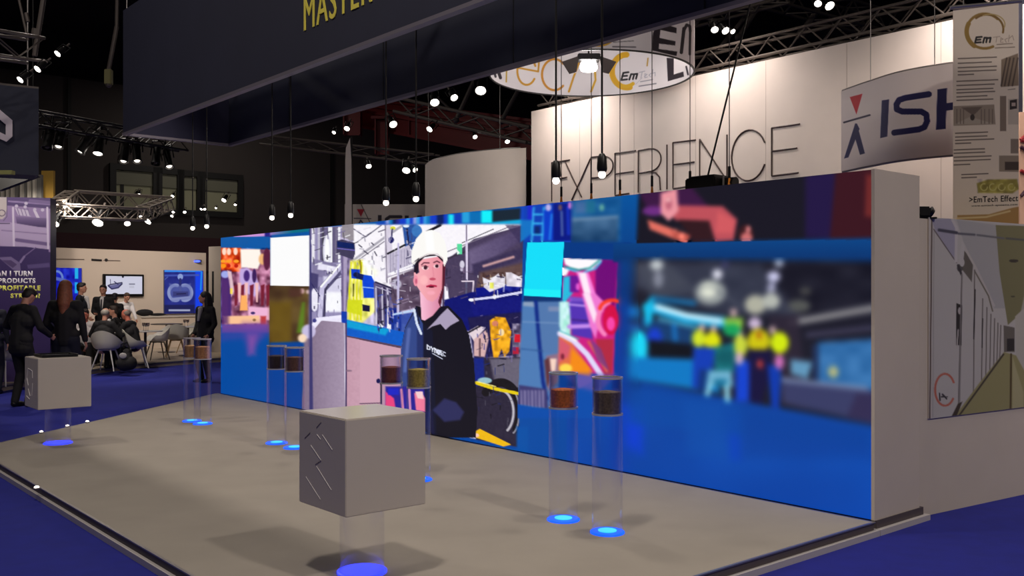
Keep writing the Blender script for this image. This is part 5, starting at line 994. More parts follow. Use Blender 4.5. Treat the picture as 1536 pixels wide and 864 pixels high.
SP = [ # x, y, depth, size, tilt, label
 (87, 80, 12.4, .72, (.2, .5), 'bright spotlight, highest of the three in the upper left corner'), (57, 103, 12.0, .75, (.2, .5), 'bright spotlight, middle of the three in the upper left corner'), (31, 119, 11.6, .7, (.2, .5), 'bright spotlight, lowest of the three in the upper left corner'),
 (147, 333, 19.2, 1.7, (0, 0), 'very bright glaring spotlight under the pale truss, above the white stand'), (82, 334, 18.4, 1.5, (0, .2), 'bright spotlight at the left end of the pale truss, beside the purple banner'), (191, 335, 20, 1.0, (0, -.4), 'spotlight under the pale truss, right of the glaring one'), (222, 331, 20.4, 1.35, (.1, .5), 'bright spotlight near the right end of the pale truss'), (212, 325, 20.6, .7, (0, .2), 'small spotlight touching the right end of the pale truss'), (136, 325, 19.4, .7, (0, .3), 'small spotlight just above the glaring one'),
 (203, 292, 27, .8, (0, .2), 'tiny spotlight, left of the two in the hall window'), (209, 292, 27, .8, (0, -.2), 'tiny spotlight, right of the two in the hall window'), (259, 294, 27, .7, (0, .2), 'tiny spotlight in the middle hall window'), (336, 300, 27, 1.1, (0, .3), 'spotlight glowing in the rightmost hall window'), (353, 307, 27, .6, (0, 0), 'tiny spotlight at the right edge of the hall windows'),
 (260, 318, 26, .6, (0, 0), 'tiny spotlight, upper left of the black lamp cluster'), (258, 324, 26, .65, (0, .3), 'tiny spotlight, lower left of the black lamp cluster'), (277, 318, 26, .65, (0, -.3), 'tiny spotlight, right of the black lamp cluster'), (302, 313.5, 27, .6, (0, .3), 'tiny spotlight, left one of the row under the windows'), (307, 313.5, 27, .6, (0, -.3), 'tiny spotlight, second of the row under the windows'), (324, 312, 27, .45, (0, 0), 'faint tiny spotlight, last of the row under the windows'),
 (520.5, 192.5, 25, 1.2, (0, .2), 'spotlight at the tip of the pointed white flag'), (501, 198.5, 26, .8, (0, .2), 'small spotlight left of the pointed white flag'), (589.5, 186, 22, 1.45, (0, -.5), 'bright spotlight on the red beams, left of centre'), (644.6, 193.5, 22, 1.15, (0, .6), 'spotlight on the red beams, right of the brighter one'), (652, 153, 20, 1.5, (0, -.2), 'bright spotlight under the navy header, leftmost of three'), (681, 146, 20, 1.25, (0, -.5), 'bright spotlight under the navy header, middle of three'), (721, 135, 18, 1.6, (0, 0), 'large bright spotlight beside the round sign'),
 (712.5, 205, 22, .85, (0, -.3), 'small spotlight above the blank curved panel, left one'), (761, 212, 22, .9, (0, -.3), 'small spotlight above the blank curved panel, right one'), (553, 249, 24, 1.1, (0, -.3), 'spotlight right of the white flag, above the logo sign'), (609.5, 255, 22, 1.45, (0, .1), 'bright spotlight just left of the blank curved panel'), (622.5, 254.5, 22, .95, (0, -.7), 'small spotlight touching the bright one beside the curved panel'),
 (1074, 14, 16, .95, (0, 0), 'spotlight topmost of the cluster over the white wall'), (1072, 44, 16, 1.0, (0, 0), 'spotlight lower left of the cluster over the white wall'), (1088, 45.5, 16, 1.05, (0, -.4), 'spotlight lower middle of the cluster over the white wall'), (1099, 47, 16, .7, (0, -.5), 'spotlight lower right of the cluster over the white wall'), (1227, 5, 15, .9, (0, .3), 'spotlight at the top edge, left of the corner pair'), (1244, 8, 15, 1.2, (0, -.3), 'spotlight at the top edge, right of the corner pair')]
for x, y, Y, k, (rx, ry), lb in SP: spot(lb, pt(x, y, Y), (-.7 + rx * .3, ry, 0), k * .92)
# black spots under the black truss
BS = [(73, 208, 0), (90, 207, 1), (128, 216, 1), (149, 217, 2), (187, 230, 1), (205, 230, 1), (235, 233, 0), (252, 239, 1)]
BLB = ['leftmost, unlit', 'second from left', 'third from left, turned left', 'fourth from left, brightest', 'fifth from left', 'sixth from left', 'seventh from left, unlit', 'rightmost']
def bspot(kind):
    t = thing('black_spotlight', 'x', 'lamp', (0, 0, 0), group='black spotlights under the black truss')
    mb = MB(); mb.lathe([(0, .18), (.05, .18), (.062, .14), (.065, -.1), (.08, -.16), (.07, -.16), (.055, -.1), (0, -.1)], seg=18); mb.build('can', M_BLACK, t, smooth=True)
    mb = MB(); mb.lathe([(0, -.15), (.03, -.148), (.045, -.13), (.03, -.1), (0, -.1)] if kind < 2 else [(0, -.17), (.05, -.16), (.066, -.14), (.05, -.1), (0, -.1)], seg=16); mb.build('lens', [M_BLACK, M_LAMPS, M_LAMP][kind], t)
    mb = MB(); mb.path([(-.1, 0, 0), (-.1, 0, .26), (.1, 0, .26), (.1, 0, 0)], .011); mb.build('yoke', M_BLACK, t)
    mb = MB(); mb.tube((0, 0, .26), (0, 0, .40), .02); mb.build('clamp', M_BLACK, t); return t
pr = {}
for (x, y, k), lb in zip(BS, BLB):
    lab = 'black can spotlight hanging under the black truss, ' + lb; Y = 15.5 + (x - 50) / 225 * 3
    loc = pt(x, y, Y); rot = (-.35, {128: .45, 252: -.3, 205: -.2}.get(x, 0), 0)
    if k not in pr: pr[k] = bspot(k); t = pr[k]; t.location = loc; t.rotation_euler = rot; t['label'] = lab; t.scale = (1.15,) * 3
    else: dup(pr[k], loc, 0, lab, (1.15,) * 3, rot)

# ================================================================= left stand
FL = [gp(-60, 600, 0), gp(24, 583, 0), gp(133, 562, 0), gp(200, 553, 0), gp(331, 543, 0), gp(360, 541, 0)]
bk0, bk1 = pt(40, 400, 25.5), pt(309, 400, 29.7)
mb = MB(); P = [(p.x, p.y) for p in FL] + [(-4.5, 31), (-20, 31), (-20, 15)]; mb.prism(P, 0, .1)
lf = mb.build('stand_floor', mat('pale_stand_floor', (176, 160, 140), .5, noise=.06, scale=1.5)); tag(lf, 'pale beige raised floor of the white stand at the left', 'floor')
mb = MB()
for p, q in zip(FL[:-1], FL[1:]): mb.tube((p.x, p.y - .01, .09), (q.x, q.y - .01, .09), .022, seg=6)
o = mb.build('edge_strip', M_ALU, lf)
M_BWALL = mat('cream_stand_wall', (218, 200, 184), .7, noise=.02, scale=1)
bw = thing('stand_back_wall', 'long cream back wall of the left stand holding screens and posters', 'wall', (bk0.x, bk0.y, .1))
ribbon('wall_panel', seg(bk0, bk1, 4), .1, 2.955, .15, M_BWALL, bw)
mb = MB(); d = (bk1 - bk0).normalized(); qv = Vector((d.y, -d.x, 0)); qv = qv if qv.dot(-bk0) > 0 else -qv
def onwall(x, y): s_, z_ = ray_plane(x, y, bk0, bk1); p = bk0 + d * s_ + qv * .012; return Vector((p.x, p.y, z_))
for (x0, x1, y) in ((82, 126, 388.5), (155, 180, 390.5)): mb.tube(onwall(x0, y), onwall(x1, y + .6), .011, seg=6)
wb(mb, 'caption_line', mat('caption_grey', (110, 96, 88), .7), bw)
mb = MB(); mb.tube(onwall(137, 389.5), onwall(152, 390.5), .03, seg=6); mb.ball(onwall(159, 390), .045); wb(mb, 'caption_word', mat('caption_black', (30, 26, 30), .7), bw)
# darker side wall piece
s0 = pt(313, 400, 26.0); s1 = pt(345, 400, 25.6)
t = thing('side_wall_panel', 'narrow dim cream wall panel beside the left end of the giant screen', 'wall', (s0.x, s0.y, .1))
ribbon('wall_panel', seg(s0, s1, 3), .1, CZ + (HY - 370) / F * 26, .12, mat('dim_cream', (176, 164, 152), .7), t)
mb = MB(); mb.box((s0.x + .12, s0.y - .10, 1.45), (s0.x + .2, s0.y - .03, 2.3)); wb(mb, 'hanging_strap', M_BLACK, t)
# wall mounted television
def wallbox(mb, x0, y0, x1, y1, off, th):
    a0 = onwall(x0, y0); a1 = onwall(x1, y1); z1 = a0.z; z0 = onwall(x0, y1).z; A0 = Vector((a0.x, a0.y, 0)) + qv * off; A1 = Vector((a1.x, a1.y, 0)) + qv * off
    B0, B1 = A0 + qv * th, A1 + qv * th; P = [(A0.x, A0.y), (A1.x, A1.y), (B1.x, B1.y), (B0.x, B0.y)]; mb.prism(P, z0, z1); return A0, A1, B0, B1, z0, z1
tp = onwall(183, 440); tv = thing('television', 'flat television on the cream wall showing a black shape on white', 'screen', tp)
mb = MB(); A0, A1, B0, B1, tz0, tz1 = wallbox(mb, 153, 411, 214, 445, 0, .07); wb(mb, 'bezel', M_BLACK, tv, bevel=.01)
C0, C1, *_r, cz0, cz1 = wallbox(MB(), 156.5, 414, 211, 441, .075, .001)
def paint_tv(p):
    p.at(120, 400, 5.236)
    p.line([(222, 150), (250, 175), (300, 165), (330, 135)], 10, (24, 22, 60), 3); p.line([(222, 148), (240, 140), (330, 125)], 8, (24, 22, 60), 3); p.line([(238, 100), (240, 135)], 4, (40, 40, 70), 2); p.line([(270, 118), (300, 140)], 7, (30, 30, 80), 3); p.poly([(225, 150), (330, 130), (300, 168), (245, 176)], (60, 60, 120), 6, .7)
    p.rect(385, 132, 432, 142, (130, 130, 150), 3); p.rect(388, 152, 425, 156, (180, 180, 195), 3); p.rect(388, 162, 425, 166, (180, 180, 195), 3); p.rect(290, 76, 390, 80, (190, 190, 205), 3); p.ell(337, 78, 8, 10, (20, 20, 40), 2)
picture('display', seg(C0, C1, 110), cz0, cz1, 60, paint_tv, printed('tv_pixels', emis=.85), tv, base=(216, 216, 236))
# two blue lightbox posters
def paint_pb(p):
    p.at(120, 400, 5.236); p.rect(640, 30, 960, 370, (34, 44, 140)); p.rect(640, 10, 950, 42, (60, 150, 255), 4); p.rect(905, 40, 965, 330, (20, 70, 250), 18); p.line([(955, 40), (948, 180)], 12, (30, 150, 255), 6); p.noise(640, 40, 900, 360, 30, 40, 12, 51)
    p.line([(660, 200), (655, 110), (690, 80)], 6, (90, 110, 190), 6); p.line([(650, 70), (930, 66)], 14, (70, 90, 190), 10)
    p.ell(788, 80, 22, 24, (150, 170, 230), 6); p.line([(788, 100), (788, 200)], 20, (40, 46, 120), 8)
    p.arc(750, 205, 52, 60, 1.2, 5.0, 26, (150, 162, 214), 8); p.arc(825, 205, 52, 60, -1.9, 1.9, 26, (150, 162, 214), 8); p.poly([(700, 130), (788, 150), (870, 130), (880, 250), (720, 280)], (110, 122, 190), 14, .6); p.rect(730, 195, 850, 235, (60, 64, 130), 10); p.line([(760, 215), (830, 212)], 8, (30, 30, 80), 4); p.line([(725, 255), (860, 240)], 18, (140, 150, 205), 8)
    p.rect(648, 300, 900, 365, (26, 30, 90), 10); p.rect(696, 335, 865, 350, (170, 176, 210), 3)
def paint_pa(p):
    p.at(0, 360, 5.76); p.rect(430, 230, 700, 620, (16, 30, 190)); p.noise(430, 230, 650, 560, 26, 30, 40, 52, (.6, .9, 1)); p.arc(490, 330, 50, 60, 2.6, 6.6, 20, (110, 140, 220), 8); p.line([(440, 350), (470, 330), (560, 350)], 30, (90, 110, 200), 14); p.rect(435, 390, 470, 510, (140, 150, 210), 10)
    p.rect(646, 236, 676, 335, (30, 190, 255), 8); p.rect(646, 365, 672, 460, (30, 180, 255), 8); p.rect(680, 230, 700, 480, (20, 40, 190), 8); p.line([(440, 240), (640, 236)], 10, (20, 20, 150), 6)
for q, fn, lb in (((245, 405, 303, 470.5), paint_pb, 'blue lit poster of a figure with folded arms, right of the television'), ((60, 401, 121, 462), paint_pa, 'bright blue lit poster behind the red haired person')):
    p = onwall((q[0] + q[2]) / 2, q[3]); t = thing('lit_poster', lb, 'poster', p)
    mb = MB(); A0, A1, B0, B1, z0, z1 = wallbox(mb, *q, 0, .05); wb(mb, 'light_box', mat('poster_case', (60, 70, 110), .5), t)
    A0, A1, *_r, z0, z1 = wallbox(MB(), q[0], q[1], q[2], q[3], .053, .001)
    picture('print', seg(A0, A1, 110), z0, z1, 110, fn, printed('lightbox_print', emis=.8), t, base=(30, 40, 150))
p = onwall(295, 392); t = thing('wall_indicator', 'small glowing blue lamp on the cream wall above the right poster', 'lamp', p + qv * .03)
mb = MB(); mb.box((-.13, -.03, -.05), (.13, .03, .05)); mb.build('case', mat('poster_case', (60, 70, 110), .5), t, bevel=.01); mb = MB(); mb.ball((0, -.035, 0), (.10, .02, .035)); mb.build('glow_lens', mat('blue_glow', (60, 80, 255), .5, emis=3), t)
# low cream counter along the wall with a dark bag
c0 = onwall(196, 478); c1 = onwall(286, 478)
t = thing('low_counter', 'long low cream counter along the back wall under the television', 'counter', (c0.x, c0.y, .1))
A0 = Vector((c0.x, c0.y, 0)) + qv * .05; A1 = Vector((c1.x, c1.y, 0)) + qv * .05; mb = MB(); P = [A0, A1, A1 + qv * .5, A0 + qv * .5]; cz = 1.0
mb.prism([(p.x, p.y) for p in P], .1, cz); wb(mb, 'cabinet_body', M_BWALL, t); mb = MB(); mb.prism([(p.x, p.y) for p in (A0, A1, A1 + qv * .53, A0 + qv * .53)], cz, cz + .04); wb(mb, 'counter_top', M_PLINTH, t)
g = pt(216, 470, 27.4); g.z = cz + .04; s_, _z = ray_plane(214, 470, bk0, bk1); g = bk0 + d * s_ + qv * .32; g.z = cz + .04
t = thing('dark_bag', 'dark soft bag lying flat on the cream counter', 'bag', g, math.atan2(d.y, d.x))
mb = MB(); mb.ball((-.12, 0, .1), (.26, .16, .1), 16, 8); mb.build('bag_body', M_SUIT, t, smooth=True); mb = MB(); mb.ball((.28, 0, .04), (.28, .14, .04), 14, 8); mb.build('bag_flap', M_SUIT, t, smooth=True)
# purple banner tower
k0, k1 = pt(-60, 295, 17.2), pt(75.5, 295, 17.5); kz1 = CZ + (HY - 296) / F * 17.4
t = thing('banner_tower', 'purple banner tower with machinery photo and white and yellow question text', 'banner', (k0.x, k0.y, .1))
ribbon('tower_body', seg(k0, k1, 3), .1, kz1, .4, mat('tower_grey', (60, 52, 90), .6), t)
def paint_k(p):
    p.at(0, 270, 7.68)
    p.poly([(-400, 200), (600, 200), (600, 830), (-400, 830)], (150, 128, 176)); p.poly([(-400, 200), (600, 200), (590, 330), (-400, 260)], (84, 66, 118), 6); p.line([(100, 245), (580, 280)], 20, (150, 130, 178), 6); p.line([(350, 240), (570, 262)], 40, (120, 100, 150), 8)
    for x, y in ((190, 300), (300, 270), (290, 310), (400, 340), (490, 345)): p.ell(x, y, 20, 18, (200, 190, 216), 6)
    p.poly([(170, 320), (330, 350), (355, 420), (210, 405)], (200, 190, 214), 4)
    for x in (200, 240, 280, 320): p.line([(x, 330), (x + 26, 412)], 8, (120, 104, 150), 4)
    p.poly([(380, 350), (420, 360), (460, 440), (420, 435)], (210, 200, 222), 5); p.poly([(180, 420), (540, 440), (530, 545), (200, 530)], vgrad(325, (130, 110, 156), 341, (64, 46, 96)), 8)
    p.poly([(-400, 480), (130, 490), (560, 560), (560, 720), (560, 800), (-400, 740)], (178, 160, 198), 8); p.line([(0, 500), (110, 500)], 12, (90, 76, 110), 6); p.line([(20, 580), (560, 625)], 12, (140, 120, 166), 8); p.line([(190, 690), (560, 740)], 40, (110, 90, 140), 14)
    for x in (150, 545): p.line([(x, 320), (x + 10, 790)], 24, (212, 200, 224), 4)
    p.poly([(-400, 750), (300, 770), (560, 800), (600, 2400), (-400, 2400)], (56, 38, 96), 8)
    p.at(0, 370, 7.85); p.poly([(-20, 125), (130, 118), (235, 190), (245, 290), (150, 270)], (120, 104, 150), 10); p.poly([(20, 160), (130, 160), (200, 210), (150, 250)], (80, 62, 110), 10); p.line([(245, 190), (290, 110), (420, 10)], 12, (120, 100, 150), 6); p.line([(240, 180), (285, 118)], 26, (136, 118, 166), 10); p.poly([(320, 215), (580, 190), (590, 240), (330, 260)], (92, 76, 132), 18)
    p.at(0, 270, 7.68); p.poly([(-400, 180), (75, 180), (78, 330), (60, 420), (30, 450), (-400, 450)], (196, 186, 186), 3); p.arc(20, 380, 40, 34, 0, 6, 12, (110, 96, 116), 6); p.line([(80, 200), (80, 420), (40, 470)], 6, (90, 80, 100), 3)
picture('print', seg(k0, k1, 240, .004), .1, kz1 - .004, 300, paint_k, printed('sign_print'), t, base=(56, 38, 96))
MW = mat('white_letters', (255, 250, 255), .6); MY = mat('yellow_green_letters', (255, 255, 120), .6)
text_on('CAN I TURN', k0, k1, (-12, 414.5), (49, 415), 8.5, MW, t, th=.006, bold=.045, space=1.16)
text_on('PRODUCTS', k0, k1, (-2, 425), (53.5, 426), 8, MW, t, th=.006, bold=.045, space=1.16)
text_on('PROFITABLE', k0, k1, (-2, 436), (61, 437), 8, MY, t, th=.006, bold=.045, space=1.16)
text_on('STREAM?', k0, k1, (16, 447.5), (60.5, 448), 7.5, MY, t, th=.006, bold=.045, space=1.16)
# navy hanging sign with hexagon outline logo
h0, h1 = pt(-80, 130, 13.0), pt(58, 130, 13.6)
t = thing('navy_hanging_sign', 'navy hanging sign box with a white hexagon outline logo at the left edge', 'sign', (h0.x, h0.y, CZ + (HY - 262) / F * 13.5))
ribbon('fabric_box', seg(h0, h1, 3), CZ + (HY - 262) / F * 13.5, CZ + (HY - 131) / F * 13.5, .6, M_NAVYIN, t)
mb = MB(); H = [(-22, 158), (0, 165), (19, 181), (19, 205), (10, 213), (-10, 204), (-24, 190)]; G_ = [(-14, 172), (-2, 178), (9, 187), (9, 203), (1, 199), (-8, 194), (-14, 188)]
dh = (h1 - h0).normalized(); qh = Vector((dh.y, -dh.x, 0)); qh = qh if qh.dot(-h0) > 0 else -qh
def onh(x, y, o_=.01): s_, z_ = ray_plane(x, y, h0, h1); p = h0 + dh * s_ + qh * o_; return Vector((p.x, p.y, z_))
n = len(H); vs = [onh(*q, o_) for o_ in (.004, .03) for q in H + G_]; fs = []
for i in range(n):
    j = (i + 1) % n; fs += [(i, j, n + j, n + i), (2 * n + i, 3 * n + i, 3 * n + j, 2 * n + j), (i, 2 * n + i, 2 * n + j, j), (n + i, n + j, 3 * n + j, 3 * n + i)]
mb.add(vs, fs); wb(mb, 'hexagon_logo', mat('logo_white', (214, 204, 214), .6), t)
mb = MB(); mb.prism([tuple((h0 + qh * .0)[:2]), tuple(h1[:2]), tuple((h1 - qh * .6)[:2]), tuple((h0 - qh * .6)[:2])], CZ + (HY - 131) / F * 13.5, CZ + (HY - 128) / F * 13.5); wb(mb, 'top_frame', M_STRUT, t)
for s_ in (.3, .9): q = h0 + (h1 - h0) * s_ - qh * .3; mb = MB(); mb.tube((q.x, q.y, CZ + (HY - 128) / F * 13.5), (q.x, q.y, 11.2), .012); wb(mb, 'suspension_wire', M_ALU, t)
y0 = pt(-40, 256, 13.2); y1 = pt(20, 262, 13.2)
mb = MB(); mb.box((y0.x, 13.15, y1.z), (y1.x, 13.25, y0.z)); wb(mb, 'green_bar', mat('green_bar', (150, 150, 90), .6), t)
q0 = pt(-60, 265, 14.6); q1 = pt(50, 265, 15.2)
t = thing('dark_canopy', 'dark slanted canopy panel under the navy hanging sign', 'canopy', (q1.x, q1.y, q1.z)); V = [pt(-60, 264, 14.6), pt(56, 264, 15.2), pt(0, 285, 14.6), pt(-60, 300, 14.6)]
mb = MB(); mb.add([v + Vector((0, dy, 0)) for dy in (0, .12) for v in V], [(0, 1, 2, 3), (7, 6, 5, 4), (0, 4, 5, 1), (1, 5, 6, 2), (2, 6, 7, 3), (3, 7, 4, 0)]); wb(mb, 'canopy_panel', M_BLACK, t); mb = MB(); mb.tube(V[1] + Vector((-.1, .06, 0)), (V[1].x - .1, V[1].y + .06, 11.2), .01); wb(mb, 'suspension_wire', M_BLACK, t)
# striped curtain and yellow panel above the purple tower
a0, a1 = pt(-40, 300, 24), pt(62, 300, 24)
t = thing('striped_partition', 'grey partition with pale upright posts behind the purple tower', 'wall', (a0.x, 24, 0)); mb = MB(); mb.box((a0.x, 24, 0), (a1.x, 24.1, CZ + (HY - 262) / F * 24)); wb(mb, 'panel', mat('partition_grey', (96, 94, 92), .8), t)
for x in (4, 12, 19, 33, 44, 52): p = pt(x, 300, 23.95); mb = MB(); mb.box((p.x - .03, 23.9, 0), (p.x + .03, 23.99, CZ + (HY - 268) / F * 24)); wb(mb, 'post', mat('post_pale', (176, 170, 160), .7), t)
a0, a1 = pt(62, 300, 24.5), pt(80, 300, 24.5)
t = thing('yellow_partition', 'ochre yellow upright panel behind the purple tower top', 'wall', (a0.x, 24.5, 0)); mb = MB(); mb.box((a0.x, 24.5, 0), (a1.x, 24.6, CZ + (HY - 256) / F * 24.5)); wb(mb, 'panel', mat('ochre_panel', (150, 118, 44), .8), t)
p = pt(58, 300, 24.4); mb = MB(); mb.box((p.x - .08, 24.35, 0), (p.x + .02, 24.45, CZ + (HY - 262) / F * 24.4)); wb(mb, 'edge_board', mat('ochre_light', (196, 178, 80), .8), t)

# ================================================================= chairs, tables, glasses
M_SHELL = mat('grey_white_plastic', (190, 186, 176), .4); M_SHELLW = mat('white_plastic', (224, 220, 214), .4)
def shell_mesh():
    mb = MB(); na, vs = 33, []
    prof = [(0, 0, 0), (.10, 0, .0), (.19, 0, .01), (.235, 0, .05), (.26, .3, 0), (.275, .65, 0), (.285, 1, 0)]
    for j, (r, hk, z) in enumerate(prof):
        for i in range(na):
            a_ = -PI + 2 * PI * i / (na - 1); back = max(0, math.cos(a_ / 1.0)) if abs(a_) < PI / 2 else 0
            top = .16 + .24 * max(0, math.cos(a_)) ** 1.2 if abs(a_) < 2.0 else max(.03, .16 - (abs(a_) - 2.0) * .35)
            zz = .44 + z + (.05 if hk else 0) + hk * (top - .05 if hk else 0)
            rr = r * (1.06 if abs(math.sin(a_)) > .5 else 1); vs.append((rr * math.sin(a_) * 1.05, -rr * math.cos(a_), zz))
    n = len(prof); th = .012; k = len(vs); inner = [(x * .955, y * .955, z + (.012 if j_ < na * 4 else .0)) for j_, (x, y, z) in enumerate(vs)]
    fs = []
    for j in range(n - 1):
        for i in range(na - 1):
            a_, b_, c_, e_ = j * na + i, j * na + i + 1, (j + 1) * na + i + 1, (j + 1) * na + i
            fs.append((a_, b_, c_, e_)); fs.append((k + e_, k + c_, k + b_, k + a_))
    for i in range(na - 1): a_, b_ = (n - 1) * na + i, (n - 1) * na + i + 1; fs.append((a_, b_, k + b_, k + a_))
    mb.add(vs + inner, fs); return mb
def make_chair(label, ms, ml):
    t = thing('tub_chair', label, 'chair', group='tub chairs on the left stand')
    shell_mesh().build('seat_shell', ms, t, smooth=True)
    for sx in (-1, 1):
        for sy in (-1, 1): mb = MB(); mb.tube((sx * .12, sy * .12, .44), (sx * .24, sy * .23, 0), .017, .011, 10); mb.build('leg', ml, t)
    mb = MB(); mb.tube((-.13, -.13, .425), (.13, .13, .425), .012); mb.tube((-.13, .13, .425), (.13, -.13, .425), .012); mb.build('under_frame', ml, t); return t
ch = make_chair('grey-white tub chair under the person with dark jacket seen from behind', M_SHELL, M_SHELLW)
def at_px(x, Y, z=.1): return Vector(((x - 768) / F * Y, Y, z))
ch.location = at_px(160.5, 19.9); ch.rotation_euler = (0, 0, 0)
dup(ch, at_px(204, 20.6), -1.1, 'grey-white tub chair seen from its side, under the grey haired person facing left')
dup(ch, at_px(47, 18.9), .3, 'pale tub chair between the bent person and the red haired person')
dup(ch, at_px(8, 16.75), -.3, 'pale tub chair at the left edge of the picture behind the bent person')
M_DLEG = mat('dark_leg_wood', (70, 60, 52), .5)
cw = make_chair('white tub chair with dark legs beside the thin legged round table', M_SHELLW, M_DLEG); cw.location = at_px(236, 23.1); cw.rotation_euler = (0, 0, 2.2)
cg = make_chair('beige tub chair with wooden legs facing away, left of the standing person', M_SHELL, M_WOOD); cg.location = at_px(264, 24.0); cg.rotation_euler = (0, 0, .4)
dup(cg, at_px(284, 25.6), 2.6, 'beige tub chair partly hidden behind the farthest jars')
def make_table(label, r, h, m):
    t = thing('round_table', label, 'table', group='round tables on the left stand')
    mb = MB(); mb.lathe([(0, h - .025), (r - .01, h - .025), (r, h - .012), (r - .005, h), (0, h)], seg=40); mb.build('table_top', m, t, smooth=True)
    mb = MB(); mb.tube((0, 0, .02), (0, 0, h - .025), .03, seg=14); mb.build('column', M_DLEG, t); mb = MB(); mb.lathe([(0, 0), (.23, 0), (.23, .012), (.05, .03), (0, .03)], seg=30); mb.build('base', M_DLEG, t, smooth=True); return t
tb = make_table('round white table with a thin dark leg and wine glasses', .38, .75, M_SHELLW); tb.location = at_px(218, 21.9)
t2 = dup(tb, at_px(282, 24.6), 0, 'round white table with small glasses beside the standing person')
t3 = make_table('round brown topped table behind the beige chair', .42, .78, M_DLEG); t3.location = at_px(250, 25.9)
dup(tb, at_px(166, 21.4), 0, 'round white table between the seated people')
M_GL = glassy('wine_glass', (215, 212, 214), .9)
gl = None
for lb, x, Y in (('wine glass, leftmost of three on the thin legged table', 215.5, 21.9), ('wine glass, middle of three on the thin legged table', 219, 21.75), ('wine glass, rightmost of three on the thin legged table', 222, 21.85), ('small wine glass, left one beside the standing person', 277, 24.5), ('small wine glass, right one beside the standing person', 281.5, 24.45)):
    if gl is None:
        gl = thing('wine_glass', lb, 'glass', at_px(x, Y, .852), group='wine glasses'); mb = MB(); mb.lathe([(0, 0), (.034, .002), (.006, .012), (.004, .09), (.02, .10), (.038, .13), (.036, .18), (.034, .18), (.034, .13), (.018, .105), (0, .10)], seg=20); mb.build('bowl_and_stem', M_GL, gl, smooth=True)
        mb = MB(); mb.lathe([(0, .102), (.018, .106), (.032, .128), (0, .129)], seg=16); mb.build('wine', mat('dark_wine', (50, 20, 30), .2), gl)
    else: dup(gl, at_px(x, Y, .852), 0, lb)
t = thing('backpack', 'black backpack on the floor beside the side-on tub chair', 'bag', at_px(190, 19.7))
mb = MB(); mb.caps((-.05, 0, .16), (.06, 0, .17), .155, .15, 14); mb.caps((0, 0, .2), (0, .02, .38), .15, .09, 14); B_o = mb.build('pack_body', M_SUIT, t, smooth=True)
mb = MB(); mb.path([(-.12, -.02, .38), (-.10, -.03, .56), (.02, -.03, .6), (.09, -.02, .42)], .014); mb.build('strap', M_BLACK, t); mb = MB(); mb.ball((-.02, -.14, .33), (.08, .02, .06)); mb.build('pale_label', mat('label_pale', (160, 156, 156), .7), t)
# ================================================================= people
def remesh(mb, name, m, parent, vox, smooth_it=4):
    me = bpy.data.meshes.new(name); me.from_pydata(mb.v, [], mb.f); o = bpy.data.objects.new(name, me); COL.objects.link(o)
    r = o.modifiers.new('r', 'REMESH'); r.mode = 'VOXEL'; r.voxel_size = vox; r.use_smooth_shade = True
    s = o.modifiers.new('s', 'SMOOTH'); s.factor = .5; s.iterations = smooth_it
    dg = bpy.context.evaluated_depsgraph_get(); me2 = bpy.data.meshes.new_from_object(o.evaluated_get(dg)); bpy.data.objects.remove(o)
    me2.name = name; me2.materials.clear(); me2.materials.append(m); me2.polygons.foreach_set('use_smooth', [True] * len(me2.polygons))
    o = bpy.data.objects.new(name, me2); COL.objects.link(o); o.parent = parent; return o
V = Vector
def ik(a, b, l1, l2, hint):
    a, b, hint = V(a), V(b), V(hint); d = b - a; L = min(d.length, (l1 + l2) * .999); u = d.normalized(); x = (l1 * l1 - l2 * l2 + L * L) / (2 * L)
    h = math.sqrt(max(l1 * l1 - x * x, 0)); w = (hint - u * hint.dot(u)); w = w.normalized() if w.length > 1e-4 else V((1, 0, 0)); return a + u * x + w * h
